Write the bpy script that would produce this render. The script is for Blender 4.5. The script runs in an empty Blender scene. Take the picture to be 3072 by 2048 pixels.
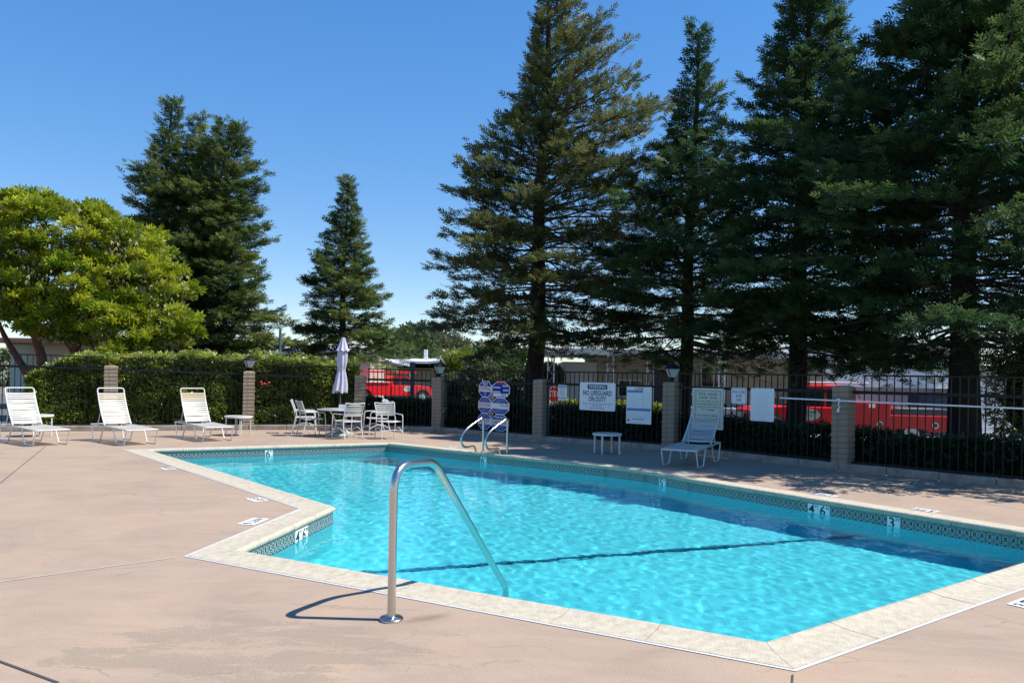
import bpy, bmesh, math, random
import numpy as np
from mathutils import Vector, Matrix
from mathutils.geometry import tessellate_polygon

# ------------------------------------------------------------------ camera, sky, sun, exposure
S = bpy.context.scene
C = S.collection
R = math.radians
F, H, YH, TH = 2300.0, 1.5, 1130.0, R(1.1)
cam_d = bpy.data.cameras.new('camera')
cam_d.sensor_width = 36.0
cam_d.lens = F / 3072 * 36
cam_d.shift_y = (YH - 1024) / 3072
cam_d.clip_start = 0.05
cam_d.clip_end = 3000
cam = bpy.data.objects.new('camera', cam_d)
C.objects.link(cam)
cam.matrix_world = Matrix.Translation((0, 0, H)) @ Matrix.Rotation(R(90), 4, 'X') @ Matrix.Rotation(TH, 4, 'Z')
S.camera = cam

SUN_EL = R(54)
SUN_DIR = Vector((0.995 * math.cos(SUN_EL), -0.03 * math.cos(SUN_EL), math.sin(SUN_EL))).normalized()
w = bpy.data.worlds.new('World')
S.world = w
w.use_nodes = True
nt = w.node_tree
nt.nodes.clear()
sky = nt.nodes.new('ShaderNodeTexSky')
sky.sky_type = 'NISHITA'
sky.sun_disc = False
sky.sun_elevation = SUN_EL
sky.sun_rotation = math.atan2(SUN_DIR.x, SUN_DIR.y)
sky.air_density = 1.0
sky.dust_density = 0.0
sky.ozone_density = 4.5
bg = nt.nodes.new('ShaderNodeBackground')
bg.inputs['Strength'].default_value = 0.13
wo = nt.nodes.new('ShaderNodeOutputWorld')
hs = nt.nodes.new('ShaderNodeHueSaturation')
hs.inputs['Saturation'].default_value = 1.62
hs.inputs['Value'].default_value = 1.62
hs.inputs['Hue'].default_value = 0.510
gm = nt.nodes.new('ShaderNodeGamma')
gm.inputs['Gamma'].default_value = 0.62
nt.links.new(sky.outputs[0], gm.inputs[0])
nt.links.new(gm.outputs[0], hs.inputs['Color'])
nt.links.new(hs.outputs[0], bg.inputs[0])
nt.links.new(bg.outputs[0], wo.inputs[0])
sun_d = bpy.data.lights.new('sun', 'SUN')
sun_d.energy = 4.8
sun_d.angle = R(0.53)
sun_d.color = (1.0, 0.95, 0.87)
sun_d.cycles.is_caustics_light = True
sun = bpy.data.objects.new('sun', sun_d)
C.objects.link(sun)
sun.rotation_euler = SUN_DIR.to_track_quat('Z', 'Y').to_euler()
sun.location = (20, 0, 30)
S.view_settings.view_transform = 'Standard'
S.view_settings.look = 'None'
S.view_settings.exposure = 0.62
S.view_settings.gamma = 1
S.view_settings.use_curve_mapping = False
S.render.engine = 'CYCLES'
cy = S.cycles
cy.max_bounces = 10
cy.transparent_max_bounces = 24
cy.transmission_bounces = 8
cy.glossy_bounces = 4
cy.diffuse_bounces = 3
cy.use_denoising = True
cy.caustics_reflective = False
cy.caustics_refractive = True


def at(px, py, z=0.0):
    """pixel of the 3072-wide photograph -> point of the horizontal plane at height z"""
    dx, dy = px - 1536, py - YH
    u = math.cos(TH) * dx + math.sin(TH) * dy
    v = -math.sin(TH) * dx + math.cos(TH) * dy
    return Vector(((H - z) * u / v, (H - z) * F / v, z))


def atd(px, py, Y):
    dx, dy = px - 1536, py - YH
    u = math.cos(TH) * dx + math.sin(TH) * dy
    v = -math.sin(TH) * dx + math.cos(TH) * dy
    return Vector((u * Y / F, Y, H - v * Y / F))


# ------------------------------------------------------------------ materials
MATS = {}


def nd(t, kind, **kw):
    n = t.nodes.new(kind)
    for k, v in kw.items():
        setattr(n, k, v)
    return n


def pmat(name, col, rough=0.6, metal=0.0, var=0.0, vscale=3.0, col2=None, bump=0.0, bscale=40.0, spec=0.5, coord='Object', detail=4.0, coat=0.0, stretch=None, trans=0.0, ior=1.45):
    if name in MATS:
        return MATS[name]
    m = bpy.data.materials.new(name)
    m.use_nodes = True
    t = m.node_tree
    b = t.nodes['Principled BSDF']
    b.inputs['Base Color'].default_value = (*col, 1)
    b.inputs['Roughness'].default_value = rough
    b.inputs['Metallic'].default_value = metal
    b.inputs['Specular IOR Level'].default_value = spec
    b.inputs['Coat Weight'].default_value = coat
    b.inputs['Transmission Weight'].default_value = trans
    b.inputs['IOR'].default_value = ior
    tc = nd(t, 'ShaderNodeTexCoord')
    src = tc.outputs[coord]
    if stretch:
        mp = nd(t, 'ShaderNodeMapping')
        mp.inputs['Scale'].default_value = stretch
        t.links.new(src, mp.inputs[0])
        src = mp.outputs[0]
    if var > 0 or col2:
        n = nd(t, 'ShaderNodeTexNoise')
        n.inputs['Scale'].default_value = vscale
        n.inputs['Detail'].default_value = detail
        n.inputs['Roughness'].default_value = 0.65
        t.links.new(src, n.inputs['Vector'])
        r = nd(t, 'ShaderNodeValToRGB')
        c2 = col2 or tuple(c * (1 - var) for c in col)
        r.color_ramp.elements[0].position = 0.32
        r.color_ramp.elements[0].color = (*c2, 1)
        r.color_ramp.elements[1].position = 0.66
        r.color_ramp.elements[1].color = (*[min(1, c * (1 + var * 0.3)) for c in col], 1)
        t.links.new(n.outputs['Fac'], r.inputs[0])
        t.links.new(r.outputs[0], b.inputs['Base Color'])
    if bump > 0:
        n2 = nd(t, 'ShaderNodeTexNoise')
        n2.inputs['Scale'].default_value = bscale
        n2.inputs['Detail'].default_value = 5
        t.links.new(src, n2.inputs['Vector'])
        bp = nd(t, 'ShaderNodeBump')
        bp.inputs['Strength'].default_value = bump
        bp.inputs['Distance'].default_value = 0.01
        t.links.new(n2.outputs['Fac'], bp.inputs['Height'])
        t.links.new(bp.outputs[0], b.inputs['Normal'])
    MATS[name] = m
    return m


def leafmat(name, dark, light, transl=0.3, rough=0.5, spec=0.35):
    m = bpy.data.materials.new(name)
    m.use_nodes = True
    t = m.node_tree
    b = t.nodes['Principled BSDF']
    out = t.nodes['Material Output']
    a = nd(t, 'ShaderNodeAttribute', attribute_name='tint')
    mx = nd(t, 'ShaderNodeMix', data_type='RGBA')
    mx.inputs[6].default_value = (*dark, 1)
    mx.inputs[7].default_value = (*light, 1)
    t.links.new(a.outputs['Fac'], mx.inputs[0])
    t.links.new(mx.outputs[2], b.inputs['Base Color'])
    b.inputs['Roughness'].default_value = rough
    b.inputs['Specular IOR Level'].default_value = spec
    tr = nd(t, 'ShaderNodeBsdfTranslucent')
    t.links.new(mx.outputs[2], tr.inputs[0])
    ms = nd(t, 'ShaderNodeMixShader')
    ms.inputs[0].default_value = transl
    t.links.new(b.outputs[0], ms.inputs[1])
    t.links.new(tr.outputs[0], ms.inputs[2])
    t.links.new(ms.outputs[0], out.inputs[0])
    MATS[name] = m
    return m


def deck_material():
    m = bpy.data.materials.new('stamped_concrete')
    m.use_nodes = True
    t = m.node_tree
    L = t.links.new
    b = t.nodes['Principled BSDF']
    g = nd(t, 'ShaderNodeNewGeometry')
    pos = g.outputs['Position']

    def noise(scale, detail, dist=0.0, vec=pos, rough=0.6):
        n = nd(t, 'ShaderNodeTexNoise')
        n.inputs['Scale'].default_value = scale
        n.inputs['Detail'].default_value = detail
        n.inputs['Roughness'].default_value = rough
        n.inputs['Distortion'].default_value = dist
        L(vec, n.inputs['Vector'])
        return n.outputs['Fac']

    def ramp(src, stops):
        r = nd(t, 'ShaderNodeValToRGB')
        while len(r.color_ramp.elements) < len(stops):
            r.color_ramp.elements.new(0.5)
        for e, (p, c) in zip(r.color_ramp.elements, stops):
            e.position = p
            e.color = (*c, 1)
        L(src, r.inputs[0])
        return r.outputs[0]

    def mix(f, a, c):
        x = nd(t, 'ShaderNodeMix', data_type='RGBA')
        if isinstance(f, float):
            x.inputs[0].default_value = f
        else:
            L(f, x.inputs[0])
        L(a, x.inputs[6])
        if isinstance(c, tuple):
            x.inputs[7].default_value = (*c, 1)
        else:
            L(c, x.inputs[7])
        return x.outputs[2]
    base = ramp(noise(0.8, 9, 0.8, pos, 0.7), [(0.28, (0.290, 0.215, 0.165)), (0.5, (0.360, 0.264, 0.198)), (0.74, (0.430, 0.302, 0.206))])
    mp = nd(t, 'ShaderNodeMapping')
    mp.inputs['Scale'].default_value = (0.8, 2.6, 1)
    mp.inputs['Rotation'].default_value = (0, 0, 0.25)
    L(pos, mp.inputs[0])
    streak = ramp(noise(1.6, 7, 1.2, mp.outputs[0]), [(0.42, (0, 0, 0)), (0.62, (1, 1, 1))])
    sf = nd(t, 'ShaderNodeMath', operation='MULTIPLY')
    L(streak, sf.inputs[0])
    sf.inputs[1].default_value = 0.35
    base = mix(sf.outputs[0], base, (0.40, 0.325, 0.245))
    # worn patches where the pinkish skin has come off and grey aggregate shows
    sep = nd(t, 'ShaderNodeSeparateXYZ')
    L(pos, sep.inputs[0])
    d = nd(t, 'ShaderNodeVectorMath', operation='DISTANCE')
    L(pos, d.inputs[0])
    d.inputs[1].default_value = (-1.35, 3.9, 0)
    near = nd(t, 'ShaderNodeMapRange')
    near.inputs['From Min'].default_value = 0.4
    near.inputs['From Max'].default_value = 1.7
    near.inputs['To Min'].default_value = 0.16
    near.inputs['To Max'].default_value = -0.1
    L(d.outputs['Value'], near.inputs['Value'])
    mp2 = nd(t, 'ShaderNodeMapping')
    mp2.inputs['Rotation'].default_value = (0, 0, -0.75)
    mp2.inputs['Scale'].default_value = (0.9, 2.4, 1)
    L(pos, mp2.inputs[0])
    ad = nd(t, 'ShaderNodeMath', operation='ADD')
    L(noise(1.5, 9, 0.9, mp2.outputs[0], 0.68), ad.inputs[0])
    L(near.outputs[0], ad.inputs[1])
    ad2 = nd(t, 'ShaderNodeMath', operation='MULTIPLY_ADD')
    L(noise(28, 5, 0.4, pos, 0.75), ad2.inputs[0])
    ad2.inputs[1].default_value = 0.30
    ad2.inputs[2].default_value = -0.15
    ad3 = nd(t, 'ShaderNodeMath', operation='ADD')
    L(ad.outputs[0], ad3.inputs[0])
    L(ad2.outputs[0], ad3.inputs[1])
    worn = ramp(ad3.outputs[0], [(0.590, (0, 0, 0)), (0.640, (0.62, 0.62, 0.62))])
    grit = ramp(noise(150, 3, 0), [(0.35, (0.19, 0.150, 0.112)), (0.65, (0.345, 0.280, 0.215))])
    base = mix(worn, base, grit)
    # fine speckle over all of it
    spk = ramp(noise(105, 4, 0, pos, 0.8), [(0.30, (0.62, 0.60, 0.58)), (0.50, (1, 1, 1)), (0.75, (1.08, 1.07, 1.05))])
    mul = nd(t, 'ShaderNodeMix', data_type='RGBA', blend_type='MULTIPLY')
    mul.inputs[0].default_value = 0.8
    L(base, mul.inputs[6])
    L(spk, mul.inputs[7])
    base = mul.outputs[2]
    # hairline cracks
    v = nd(t, 'ShaderNodeTexVoronoi', feature='DISTANCE_TO_EDGE')
    v.inputs['Scale'].default_value = 0.62
    wv = nd(t, 'ShaderNodeTexNoise')
    wv.inputs['Scale'].default_value = 1.7
    wv.inputs['Detail'].default_value = 8
    L(pos, wv.inputs['Vector'])
    va = nd(t, 'ShaderNodeVectorMath', operation='MULTIPLY_ADD')
    L(wv.outputs['Color'], va.inputs[0])
    va.inputs[1].default_value = (0.75, 0.75, 0)
    L(pos, va.inputs[2])
    L(va.outputs[0], v.inputs['Vector'])
    ck = ramp(v.outputs['Distance'], [(0.0, (1, 1, 1)), (0.0045, (0, 0, 0))])
    gate = ramp(noise(0.9, 3, 0), [(0.50, (0, 0, 0)), (0.62, (1, 1, 1))])
    cm = nd(t, 'ShaderNodeMath', operation='MULTIPLY')
    L(ck, cm.inputs[0])
    L(gate, cm.inputs[1])
    cm2 = nd(t, 'ShaderNodeMath', operation='MULTIPLY')
    L(cm.outputs[0], cm2.inputs[0])
    cm2.inputs[1].default_value = 0.5
    base = mix(cm2.outputs[0], base, (0.10, 0.085, 0.08))
    # rust stain by the rail foot
    d2 = nd(t, 'ShaderNodeVectorMath', operation='DISTANCE')
    mp3 = nd(t, 'ShaderNodeMapping')
    mp3.inputs['Location'].default_value = (0.50, -4.74, 0)
    mp3.vector_type = 'POINT'
    L(pos, mp3.inputs[0])
    mp4 = nd(t, 'ShaderNodeMapping')
    mp4.inputs['Rotation'].default_value = (0, 0, -0.6)
    L(mp3.outputs[0], mp4.inputs[0])
    mp5 = nd(t, 'ShaderNodeMapping')
    mp5.inputs['Scale'].default_value = (1, 3.2, 1)
    L(mp4.outputs[0], mp5.inputs[0])
    L(mp5.outputs[0], d2.inputs[0])
    d2.inputs[1].default_value = (0, 0, 0)
    st = nd(t, 'ShaderNodeMapRange')
    st.inputs['From Min'].default_value = 0.02
    st.inputs['From Max'].default_value = 0.22
    st.inputs['To Min'].default_value = 0.95
    st.inputs['To Max'].default_value = 0.0
    L(d2.outputs['Value'], st.inputs['Value'])
    sm = nd(t, 'ShaderNodeMath', operation='MULTIPLY')
    L(st.outputs[0], sm.inputs[0])
    L(noise(14, 4, 0.5), sm.inputs[1])
    base = mix(sm.outputs[0], base, (0.12, 0.05, 0.028))
    L(base, b.inputs['Base Color'])
    b.inputs['Roughness'].default_value = 0.72
    b.inputs['Specular IOR Level'].default_value = 0.3
    bp = nd(t, 'ShaderNodeBump')
    bp.inputs['Strength'].default_value = 0.35
    bp.inputs['Distance'].default_value = 0.006
    hh = nd(t, 'ShaderNodeMath', operation='SUBTRACT')
    L(noise(60, 6, 0.2), hh.inputs[0])
    L(cm.outputs[0], hh.inputs[1])
    L(hh.outputs[0], bp.inputs['Height'])
    L(bp.outputs[0], b.inputs['Normal'])
    return m


def lattice_material():
    """printed pool tile: pale interlaced octagons on a dark ground, one repeat per tile"""
    m = bpy.data.materials.new('lattice_tile')
    m.use_nodes = True
    t = m.node_tree
    L = t.links.new
    b = t.nodes['Principled BSDF']
    tc = nd(t, 'ShaderNodeTexCoord')
    sp = nd(t, 'ShaderNodeSeparateXYZ')
    L(tc.outputs['Generated'], sp.inputs[0])

    def M(op, a, c=None, d=None):
        n = nd(t, 'ShaderNodeMath', operation=op)
        for i, q in enumerate((a, c, d)):
            if q is None:
                continue
            if isinstance(q, (int, float)):
                n.inputs[i].default_value = q
            else:
                L(q, n.inputs[i])
        return n.outputs[0]
    u = M('ABSOLUTE', M('SUBTRACT', M('FRACT', M('MULTIPLY', sp.outputs['X'], 1.999)), 0.5))
    v = M('ABSOLUTE', M('SUBTRACT', M('FRACT', M('MULTIPLY', sp.outputs['Z'], 1.999)), 0.5))
    octo = M('MAXIMUM', M('MAXIMUM', u, v), M('MULTIPLY', M('ADD', u, v), 0.72))
    ring = M('LESS_THAN', M('ABSOLUTE', M('SUBTRACT', octo, 0.36)), 0.035)
    u2 = M('SUBTRACT', 0.5, u)
    oct2 = M('MAXIMUM', M('MAXIMUM', u2, v), M('MULTIPLY', M('ADD', u2, v), 0.72))
    ring2 = M('LESS_THAN', M('ABSOLUTE', M('SUBTRACT', oct2, 0.24)), 0.032)
    edge = M('GREATER_THAN', v, 0.465)
    f = M('MAXIMUM', M('MAXIMUM', ring, ring2), edge)
    mx = nd(t, 'ShaderNodeMix', data_type='RGBA')
    L(f, mx.inputs[0])
    mx.inputs[6].default_value = (0.034, 0.062, 0.066, 1)
    mx.inputs[7].default_value = (0.44, 0.50, 0.48, 1)
    L(mx.outputs[2], b.inputs['Base Color'])
    b.inputs['Roughness'].default_value = 0.18
    return m


def plaster_material():
    m = bpy.data.materials.new('pool_plaster')
    m.use_nodes = True
    t = m.node_tree
    L = t.links.new
    b = t.nodes['Principled BSDF']
    g = nd(t, 'ShaderNodeNewGeometry')
    n = nd(t, 'ShaderNodeTexNoise')
    n.inputs['Scale'].default_value = 0.8
    n.inputs['Detail'].default_value = 6
    L(g.outputs['Position'], n.inputs['Vector'])
    r = nd(t, 'ShaderNodeValToRGB')
    r.color_ramp.elements[0].position = 0.3
    r.color_ramp.elements[0].color = (0.15, 0.73, 0.83, 1)
    r.color_ramp.elements[1].position = 0.7
    r.color_ramp.elements[1].color = (0.19, 0.81, 0.90, 1)
    L(n.outputs['Fac'], r.inputs[0])
    L(r.outputs[0], b.inputs['Base Color'])
    b.inputs['Roughness'].default_value = 0.8
    return m


def water_material():
    m = bpy.data.materials.new('pool_water')
    m.use_nodes = True
    t = m.node_tree
    L = t.links.new
    t.nodes.clear()
    out = nd(t, 'ShaderNodeOutputMaterial')
    g = nd(t, 'ShaderNodeNewGeometry')

    def noise(scale, detail, stretch, dist=0.3):
        mp = nd(t, 'ShaderNodeMapping')
        mp.inputs['Scale'].default_value = stretch
        mp.inputs['Rotation'].default_value = (0, 0, 0.35)
        L(g.outputs['Position'], mp.inputs[0])
        n = nd(t, 'ShaderNodeTexNoise')
        n.inputs['Scale'].default_value = scale
        n.inputs['Detail'].default_value = detail
        n.inputs['Distortion'].default_value = dist
        L(mp.outputs[0], n.inputs['Vector'])
        return n.outputs['Fac']
    a = nd(t, 'ShaderNodeMath', operation='MULTIPLY_ADD')
    L(noise(13.0, 2.5, (1, 1, 1)), a.inputs[0])
    a.inputs[1].default_value = 0.35
    L(noise(2.6, 1.5, (0.8, 1.0, 1)), a.inputs[2])
    bp = nd(t, 'ShaderNodeBump')
    bp.inputs['Strength'].default_value = 1.0
    bp.inputs['Distance'].default_value = WATER_BUMP
    L(a.outputs[0], bp.inputs['Height'])
    gl = nd(t, 'ShaderNodeBsdfGlass')
    gl.inputs['Roughness'].default_value = 0.0
    gl.inputs['IOR'].default_value = 1.33
    gl.inputs['Color'].default_value = (0.72, 0.985, 1.0, 1)
    L(bp.outputs[0], gl.inputs['Normal'])
    L(gl.outputs[0], out.inputs[0])
    return m


WATER_BUMP = 0.006
WAVE = 0.0041

DECK = deck_material()
COPING = pmat('cream_coping', (0.51, 0.452, 0.345), 0.75, var=0.24, vscale=14, bump=0.6, bscale=90, detail=9)
BLOCK = pmat('slump_block', (0.305, 0.238, 0.172), 0.9, var=0.3, vscale=7, bump=0.9, bscale=45)
BLOCKD = pmat('slump_block_dark', (0.25, 0.205, 0.16), 0.9, var=0.3, vscale=7, bump=0.9, bscale=45)
MORTAR = pmat('mortar', (0.12, 0.10, 0.085), 0.95)
CURB = pmat('kerb_concrete', (0.30, 0.26, 0.22), 0.9, var=0.35, vscale=6, bump=0.5, bscale=60)
IRON = pmat('black_iron', (0.007, 0.010, 0.012), 0.5, spec=0.25)
WHITE = pmat('white_powder_coat', (0.66, 0.65, 0.62), 0.35, var=0.06, vscale=6)
STRAP = pmat('white_vinyl_strap', (0.47, 0.46, 0.43), 0.42, var=0.07, vscale=5)
STRAPY = pmat('yellowed_vinyl_strap', (0.48, 0.43, 0.31), 0.45, col2=(0.47, 0.36, 0.22), vscale=6)
PLASTIC = pmat('grey_plastic', (0.20, 0.20, 0.21), 0.6)
STEEL = pmat('stainless_steel', (0.56, 0.545, 0.52), 0.24, metal=1.0, bump=0.05, bscale=200)
TABLETOP = pmat('frosted_table_top', (0.42, 0.45, 0.44), 0.3, var=0.12)
FABRIC = pmat('lavender_grey_canvas', (0.50, 0.47, 0.56), 0.85, var=0.12, vscale=8)
BASEGREEN = pmat('umbrella_base_resin', (0.30, 0.35, 0.31), 0.6)
SOIL = pmat('soil', (0.065, 0.05, 0.035), 0.95, var=0.4, vscale=8, bump=1, bscale=20)
GROUNDM = pmat('dry_ground', (0.16, 0.145, 0.11), 0.95, var=0.35, vscale=0.6)
ASPH = pmat('asphalt', (0.11, 0.11, 0.11), 0.9, var=0.25, vscale=2.5, bump=0.4, bscale=60)
CONC = pmat('light_concrete', (0.42, 0.41, 0.38), 0.85, var=0.2, vscale=2)
BARK = pmat('redwood_bark', (0.032, 0.021, 0.016), 0.95, var=0.5, vscale=6, bump=1.0, bscale=14, stretch=(1, 1, 0.2))
BARKR = pmat('madrone_bark', (0.17, 0.055, 0.032), 0.6, var=0.5, vscale=6, bump=0.5, bscale=12)
TWIG = pmat('brown_twig', (0.085, 0.06, 0.045), 0.9)
WALLBEIGE = pmat('beige_siding', (0.46, 0.41, 0.33), 0.7, var=0.06)
WALLGREY = pmat('pale_grey_siding', (0.68, 0.69, 0.70), 0.7, var=0.05)
WALLWHITE = pmat('white_siding', (0.80, 0.80, 0.78), 0.65, var=0.04)
WALLCREAM = pmat('cream_wall', (0.50, 0.46, 0.33), 0.7, var=0.06)
WALLGREEN = pmat('pale_green_siding', (0.42, 0.50, 0.43), 0.7)
ROOFW = pmat('white_metal_roof', (0.78, 0.80, 0.82), 0.45, var=0.05)
TRIMW = pmat('white_trim', (0.78, 0.78, 0.77), 0.5)
TRIMBR = pmat('brown_fascia', (0.36, 0.17, 0.10), 0.7)
DOORL = pmat('lilac_grey_garage_door', (0.66, 0.56, 0.72), 0.6)
GLASSD = pmat('dark_window_glass', (0.02, 0.03, 0.032), 0.06, spec=0.8)
CURTAIN = pmat('green_curtain', (0.12, 0.19, 0.14), 0.8)
REDP = pmat('red_vehicle_paint', (0.80, 0.010, 0.014), 0.35, coat=0.15)
CHROME = pmat('chrome', (0.7, 0.7, 0.7), 0.1, metal=1.0)
RUBBER = pmat('tyre_rubber', (0.02, 0.02, 0.02), 0.85)
RIMM = pmat('steel_rim', (0.45, 0.45, 0.46), 0.35, metal=0.7)
SILVER = pmat('silver_car_paint', (0.48, 0.52, 0.56), 0.3, metal=0.3, coat=0.5)
NAVY = pmat('navy_paint', (0.012, 0.018, 0.045), 0.4)
DKGREY = pmat('dark_grey_metal', (0.08, 0.08, 0.085), 0.5)
SIGNW = pmat('white_sign_sheet', (0.74, 0.76, 0.77), 0.35)
SIGNC = pmat('cream_board', (0.58, 0.60, 0.50), 0.5, var=0.06)
INKB = pmat('navy_print', (0.012, 0.018, 0.09), 0.5)
INKR = pmat('red_print', (0.55, 0.02, 0.03), 0.5)
INKG = pmat('dark_grey_print', (0.10, 0.11, 0.11), 0.5)
INKF = pmat('faded_grey_print', (0.50, 0.54, 0.58), 0.5)
INKL = pmat('light_blue_print', (0.07, 0.24, 0.46), 0.5)
SIGNBL = pmat('royal_blue_print', (0.012, 0.035, 0.30), 0.7, spec=0.2)
SIGNR = pmat('stop_sign_red', (0.62, 0.02, 0.02), 0.4)
BLACKINK = pmat('black_print', (0.01, 0.012, 0.015), 0.4)
MARKW = pmat('white_marker_tile', (0.80, 0.81, 0.80), 0.3)
CAULK = pmat('grey_caulk', (0.55, 0.56, 0.60), 0.7)
JOINTL = pmat('pale_joint_filler', (0.56, 0.50, 0.43), 0.8)
JOINTD = pmat('dark_joint', (0.07, 0.06, 0.06), 0.9)
LAMPG = pmat('frosted_lamp_glass', (0.55, 0.60, 0.60), 0.25, trans=0.25)
POSTG = pmat('weathered_grey_post', (0.10, 0.125, 0.13), 0.7, var=0.2)
TEALP = pmat('teal_grey_pole', (0.06, 0.13, 0.16), 0.5)
FLOORLINE = pmat('dark_blue_tile_line', (0.012, 0.13, 0.24), 0.4)
LATT = lattice_material()
PLASTER = plaster_material()
WATER = water_material()
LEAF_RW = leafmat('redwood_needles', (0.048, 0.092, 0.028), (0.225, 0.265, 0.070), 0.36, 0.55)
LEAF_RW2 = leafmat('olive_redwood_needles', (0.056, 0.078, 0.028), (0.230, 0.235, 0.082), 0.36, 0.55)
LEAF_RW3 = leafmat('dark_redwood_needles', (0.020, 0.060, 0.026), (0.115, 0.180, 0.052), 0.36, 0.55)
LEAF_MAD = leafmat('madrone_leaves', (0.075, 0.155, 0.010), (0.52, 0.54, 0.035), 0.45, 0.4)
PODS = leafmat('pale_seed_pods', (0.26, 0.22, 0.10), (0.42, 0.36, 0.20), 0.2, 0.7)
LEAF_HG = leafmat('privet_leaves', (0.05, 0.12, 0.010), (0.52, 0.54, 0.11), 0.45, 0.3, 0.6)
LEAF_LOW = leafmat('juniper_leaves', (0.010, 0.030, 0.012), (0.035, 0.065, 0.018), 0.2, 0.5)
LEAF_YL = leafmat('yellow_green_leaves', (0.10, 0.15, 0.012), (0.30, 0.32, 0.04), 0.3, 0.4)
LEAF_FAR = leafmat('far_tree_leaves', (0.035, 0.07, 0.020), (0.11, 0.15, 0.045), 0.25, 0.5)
LEAF_GREY = leafmat('grey_green_leaves', (0.06, 0.08, 0.04), (0.19, 0.20, 0.10), 0.25, 0.5)
FLOWER = pmat('red_petals', (0.55, 0.02, 0.04), 0.6)
CORE = pmat('painted_shade_twigs', (0.012, 0.014, 0.008), 0.95)  # twig mass in near-black, the shade deep among the leaves painted into its colour


# ------------------------------------------------------------------ mesh helpers
class MB:
    def __init__(self):
        self.v, self.f = [], []

    def add(self, vs, fs):
        o = len(self.v)
        self.v += [tuple(p) for p in vs]
        self.f += [tuple(i + o for i in f) for f in fs]
        return self

    def box(self, c, s, rz=0.0, m=None):
        hx, hy, hz = s[0] / 2, s[1] / 2, s[2] / 2
        vs = [Vector((x, y, z)) for z in (-hz, hz) for y in (-hy, hy) for x in (-hx, hx)]
        if m is not None:
            vs = [m @ p for p in vs]
        if rz:
            q = Matrix.Rotation(rz, 3, 'Z')
            vs = [q @ p for p in vs]
        vs = [p + Vector(c) for p in vs]
        return self.add(vs, [(0, 2, 3, 1), (4, 5, 7, 6), (0, 1, 5, 4), (2, 6, 7, 3), (0, 4, 6, 2), (1, 3, 7, 5)])

    def box2(self, a, b):
        return self.box([(p + q) / 2 for p, q in zip(a, b)], [abs(q - p) for p, q in zip(a, b)])

    def bar(self, p, q, wd, ht):
        """rectangular bar from p to q"""
        p, q = Vector(p), Vector(q)
        d = (q - p)
        L = d.length
        d.normalize()
        s = d.cross(Vector((0, 0, 1)))
        if s.length < 1e-4:
            s = Vector((1, 0, 0))
        s.normalize()
        u = s.cross(d)
        vs = []
        for e in (p, q):
            for a, b in ((-1, -1), (1, -1), (1, 1), (-1, 1)):
                vs.append(e + s * a * wd / 2 + u * b * ht / 2)
        return self.add(vs, [(3, 2, 1, 0), (4, 5, 6, 7), (0, 1, 5, 4), (1, 2, 6, 5), (2, 3, 7, 6), (3, 0, 4, 7)])

    def tube(self, pts, r, n=8, cap=True, closed=False):
        pts = [Vector(p) for p in pts]
        rs = r if isinstance(r, (list, tuple)) else [r] * len(pts)
        k = len(pts)
        ref = None
        vs = []
        for i, p in enumerate(pts):
            if closed:
                d = pts[(i + 1) % k] - pts[i - 1]
            else:
                d = pts[min(i + 1, k - 1)] - pts[max(i - 1, 0)]
            if d.length < 1e-7:
                d = Vector((0, 0, 1))
            d.normalize()
            if ref is None:
                ref = d.orthogonal().normalized()
            ref = (ref - d * ref.dot(d))
            if ref.length < 1e-5:
                ref = d.orthogonal()
            ref.normalize()
            o = d.cross(ref)
            for j in range(n):
                a = 2 * math.pi * j / n
                vs.append(p + (ref * math.cos(a) + o * math.sin(a)) * rs[i])
        fs = []
        for i in range(k if closed else k - 1):
            i2 = (i + 1) % k
            for j in range(n):
                j2 = (j + 1) % n
                fs.append((i * n + j, i * n + j2, i2 * n + j2, i2 * n + j))
        if cap and not closed:
            fs.append(tuple(range(n - 1, -1, -1)))
            fs.append(tuple((k - 1) * n + j for j in range(n)))
        return self.add(vs, fs)

    def lathe(self, prof, n=16, c=(0, 0, 0), star=0.0, lobes=8, cap=True):
        vs, fs = [], []
        for (r, z) in prof:
            for j in range(n):
                a = 2 * math.pi * j / n
                rr = r * (1 + star * math.cos(lobes * a))
                vs.append((c[0] + rr * math.cos(a), c[1] + rr * math.sin(a), c[2] + z))
        for i in range(len(prof) - 1):
            for j in range(n):
                j2 = (j + 1) % n
                fs.append((i * n + j, i * n + j2, (i + 1) * n + j2, (i + 1) * n + j))
        if cap:
            fs.append(tuple(range(n - 1, -1, -1)))
            fs.append(tuple((len(prof) - 1) * n + j for j in range(n)))
        return self.add(vs, fs)

    def prism(self, poly, y0, y1):
        """polygon in x,z extruded along y"""
        n = len(poly)
        vs = [(x, y0, z) for x, z in poly] + [(x, y1, z) for x, z in poly]
        fs = [tuple(range(n)), tuple(range(2 * n - 1, n - 1, -1))]
        for i in range(n):
            j = (i + 1) % n
            fs.append((j, i, i + n, j + n))
        return self.add(vs, fs)

    def build(self, name, m, parent=None, smooth=False, bevel=0.0, kind=None, label=None):
        me = bpy.data.meshes.new(name)
        me.from_pydata(self.v, [], self.f)
        me.update()
        if m is not None:
            me.materials.append(m)
        if smooth:
            me.shade_smooth()
        o = bpy.data.objects.new(name, me)
        C.objects.link(o)
        if parent is not None:
            o.parent = parent
        if bevel > 0:
            bv = o.modifiers.new('edge', 'BEVEL')
            bv.width = bevel
            bv.segments = 2
            bv.limit_method = 'ANGLE'
        if smooth:
            sm = o.modifiers.new('split', 'EDGE_SPLIT')
            sm.split_angle = R(42)
        if kind:
            o['kind'] = kind
        if label:
            o['label'] = label
        return o


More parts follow.
